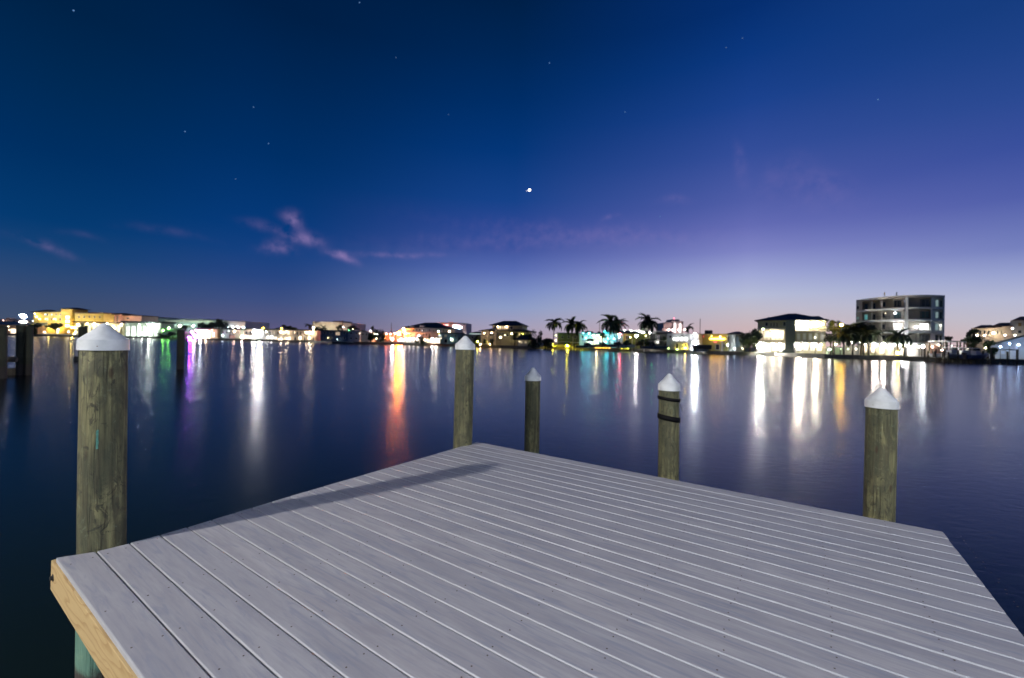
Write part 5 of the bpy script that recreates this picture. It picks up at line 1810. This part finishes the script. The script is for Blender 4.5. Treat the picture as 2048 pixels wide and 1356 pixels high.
street_lamp(1884, 700, 103, .16, 70, (1, .7, .6), 'pinkish dock lamp beside the moored boats', name='garden_lamp')
boat(1906, 716, 99.5, 9.5, 'dark topped white cabin boat under the long white shelter', .1, hull_w, True)
boat(1932, 718, 96.5, 8.5, 'grey white open boat under the tan shelter', -.2, mat('grey_gelcoat', (.3, .31, .34), .4), False)
boat(1952, 719, 95, 7.5, 'small dark hulled boat beside the low white shelter', .3, hull_b, False)
for i, px in enumerate((1850, 1856, 1872, 1880, 1889, 1897, 1916, 1925, 1944, 1958, 1966, 1982, 2015, 2034)):
    dock_post(px, 697 + (i * 5) % 9, 98 - i * .35 if px > 1880 else 101.5, ['leftmost dark post under the apartment tower corner', 'second dark post under the apartment tower corner', 'dark post left of the pinkish dock lamp', 'dark post beside the pinkish dock lamp', 'dark post at the left end of the long white shelter',
              'dark post before the dark topped cabin boat', 'dark post at the stern of the cabin boat', 'dark post before the grey white open boat', 'dark post before the small dark hulled boat', 'dark post at the right of the low white shelter', 'dark post left of the pale yellow garden lamp', 'dark post before the bright green shrubs', 'dark post below the blue lit gable', 'rightmost dark post near the edge of the photo'][i], GPD, r=.17)
b = Bld('floating_dock', 'low timber dock platform along the bank below the apartment tower', 'dock', 1838, 2060, 101.5, 93, 2)
b.root.location.z = 0
MB().box(0, b.W, -1.6, .3, .75, .95).build('platform', dock_wood, b.root)
for i in range(9):
    x = b.W * (i + .5) / 9
    MB().tube((x, -1.5, -1), (x, -1.5, .75), .13, .13, 8).build('support', dock_wood, b.root)

# boats on the middle shore
boat(1175, 696, 170, 11, 'long dark boat on a lift before the turquoise house', .15, hull_b, True, True)
boat(1205, 695, 168, 11, 'dark covered boat between the turquoise and cyan houses', -.1, hull_b, True, True)
boat(1236, 695, 165, 12, 'big dark motor boat before the cyan house', .1, hull_b, True, True)
boat(1254, 697, 160, 7.5, 'light blue hulled boat with raised bow by the white pole', .35, hull_c, False)
boat(1306, 698, 157, 9, 'dark hulled boat on a lift with a white hardtop', .05, hull_b, True, True, cover=canvas_w)
boat(1332, 698, 153, 9.5, 'dark boat with long white hardtop nearest the white villa', -.05, hull_b, True, True, cover=canvas_w)
boat(1405, 704, 140, 8, 'dark covered boat with navy canvas before the mustard building', .6, hull_b, False, True, cover=canvas_d)
MBx = MB().box(-2.6, 2.6, -1.2, 1.2, 1.0, 2.4)
p = atD(1404, 704, 139.6)
o = MBx.build('boat_cover', canvas_d, loc=(p.x, p.y, p.z))
tag(o, 'navy canvas cover heaped over the boat before the mustard building', 'cover')
for px in (1418, 1420.5):
    dock_post(px, 691, 139, 'left dark post of the pair beside the navy covered boat' if px < 1419 else 'right dark post of the pair beside the navy covered boat', GPD)
b = Bld('orange_lit_pier', 'low pier under the dark boats with a row of small orange lights', 'dock', 1190, 1262, 168, 160, 2)
b.root.location.z = 0
MB().box(0, b.W, -1, .4, .7, .9).build('platform', dock_wood, b.root)
GZ_keep = GZ
for i, (px, c) in enumerate(((1194, (1, .5, .06)), (1199, (1, .5, .06)), (1203, (1, .55, .06)), (1209, (1, .6, .06)), (1210, (1, .6, .06)), (1215, (1, .6, .06)), (1221, (1, .5, .1)), (1246, (1, .95, .06)), (1253, (1, .95, .06)), (1258, (.9, .95, .06)))):
    x = b.x(px)
    MB().box(x - .25, x + .25, -1.12, -1.0, .92 if i != 4 else 1.7, 1.25 if i != 4 else 2.1).build('light', glow(c, 9), b.root)
for i in range(8):
    x = b.W * (i + .5) / 8
    MB().tube((x, -.9, -1), (x, -.9, .7), .12, .12, 8).build('support', dock_wood, b.root)

# the tall palms against the dusk
palm(1109, 646, 183, 5.2, 'single tall coconut palm nearest the dark tree clump', seed=1, n=16, lean=.3)
palm(1143, 649.5, 182, 5.4, 'coconut palm left of its close twin', seed=2, n=17, lean=-.6)
palm(1157, 650.5, 180, 5.2, 'coconut palm right of its close twin', seed=6, n=18, lean=.5)
palm(1221, 645, 178, 6.2, 'tallest coconut palm, fronds crossing a lower neighbour', seed=7, n=20, lean=.4)
palm(1233, 650, 182, 5.6, 'lower coconut palm crossing the tallest one', seed=10, n=17, lean=-.4)
palm(1297, 643, 170, 6.0, 'coconut palm standing alone beside the green traffic light', seed=12, n=20, lean=.6)
palm(1292, 646, 171, 4.8, 'shorter crossing palm trunk sharing a crown with its neighbour', seed=14, n=8, lean=-1.6)

# ------------------------------------------------------------------ planet and stars
p = Vector((0, 0, HC)) + ray(1059, 380).normalized() * 2600
o = MB().lathe([(.01, -8), (5.6, -5.6), (8, 0), (5.6, 5.6), (.01, 8)], tuple(p), 16).build('planet', glow((1, .9, .8), 8), smooth=True)
tag(o, 'bright white evening planet high above the palms', 'planet')
o = MB().ico(Vector((0, 0, HC)) + ray(1053.5, 381.8).normalized() * 2600, 5).build('star', glow((.55, .65, 1), .8))
tag(o, 'faint bluish star touching the bright planet', 'star')
STARS = [(147, 21, 1.2, 'bright star near the upper left corner of the sky'), (719, 5, 1, 'star cut close by the top edge of the photo'), (1099, 126, 1.3, 'bright blue star high above the planet'),
         (1250, 224, .8, 'star up and to the right of the planet'), (370, 263, 1, 'star at the left of the little triangle of three'), (507, 214, .8, 'star at the top of the little triangle of three'),
         (537, 287, 1, 'star at the right of the little triangle of three'), (471, 358, .6, 'dim star below the little triangle of three'), (1485, 76, .6, 'right one of two faint neighbouring stars, upper right sky'),
         (1452, 95, .5, 'left one of two faint neighbouring stars, upper right sky'), (1756, 199, .9, 'lone star in the purple right hand sky'), (1320, 433, .9, 'small star low right of the planet'),
         (1220, 532, .9, 'lowest star, just above the palm tops'), (897, 229, .5, 'very dim star up and left of the planet'), (792, 115, .45, 'very dim star below the one at the top edge')]
for x, y, k, lab in STARS:
    d = ray(x, y).normalized() * 2600
    o = MB().ico((0, 0, 0), 3.0).build('star', glow((.2, .5, 1), round(.75 * k, 2)), loc=d + Vector((0, 0, HC)))
    tag(o, lab, 'star', 'faint stars scattered over the upper sky')
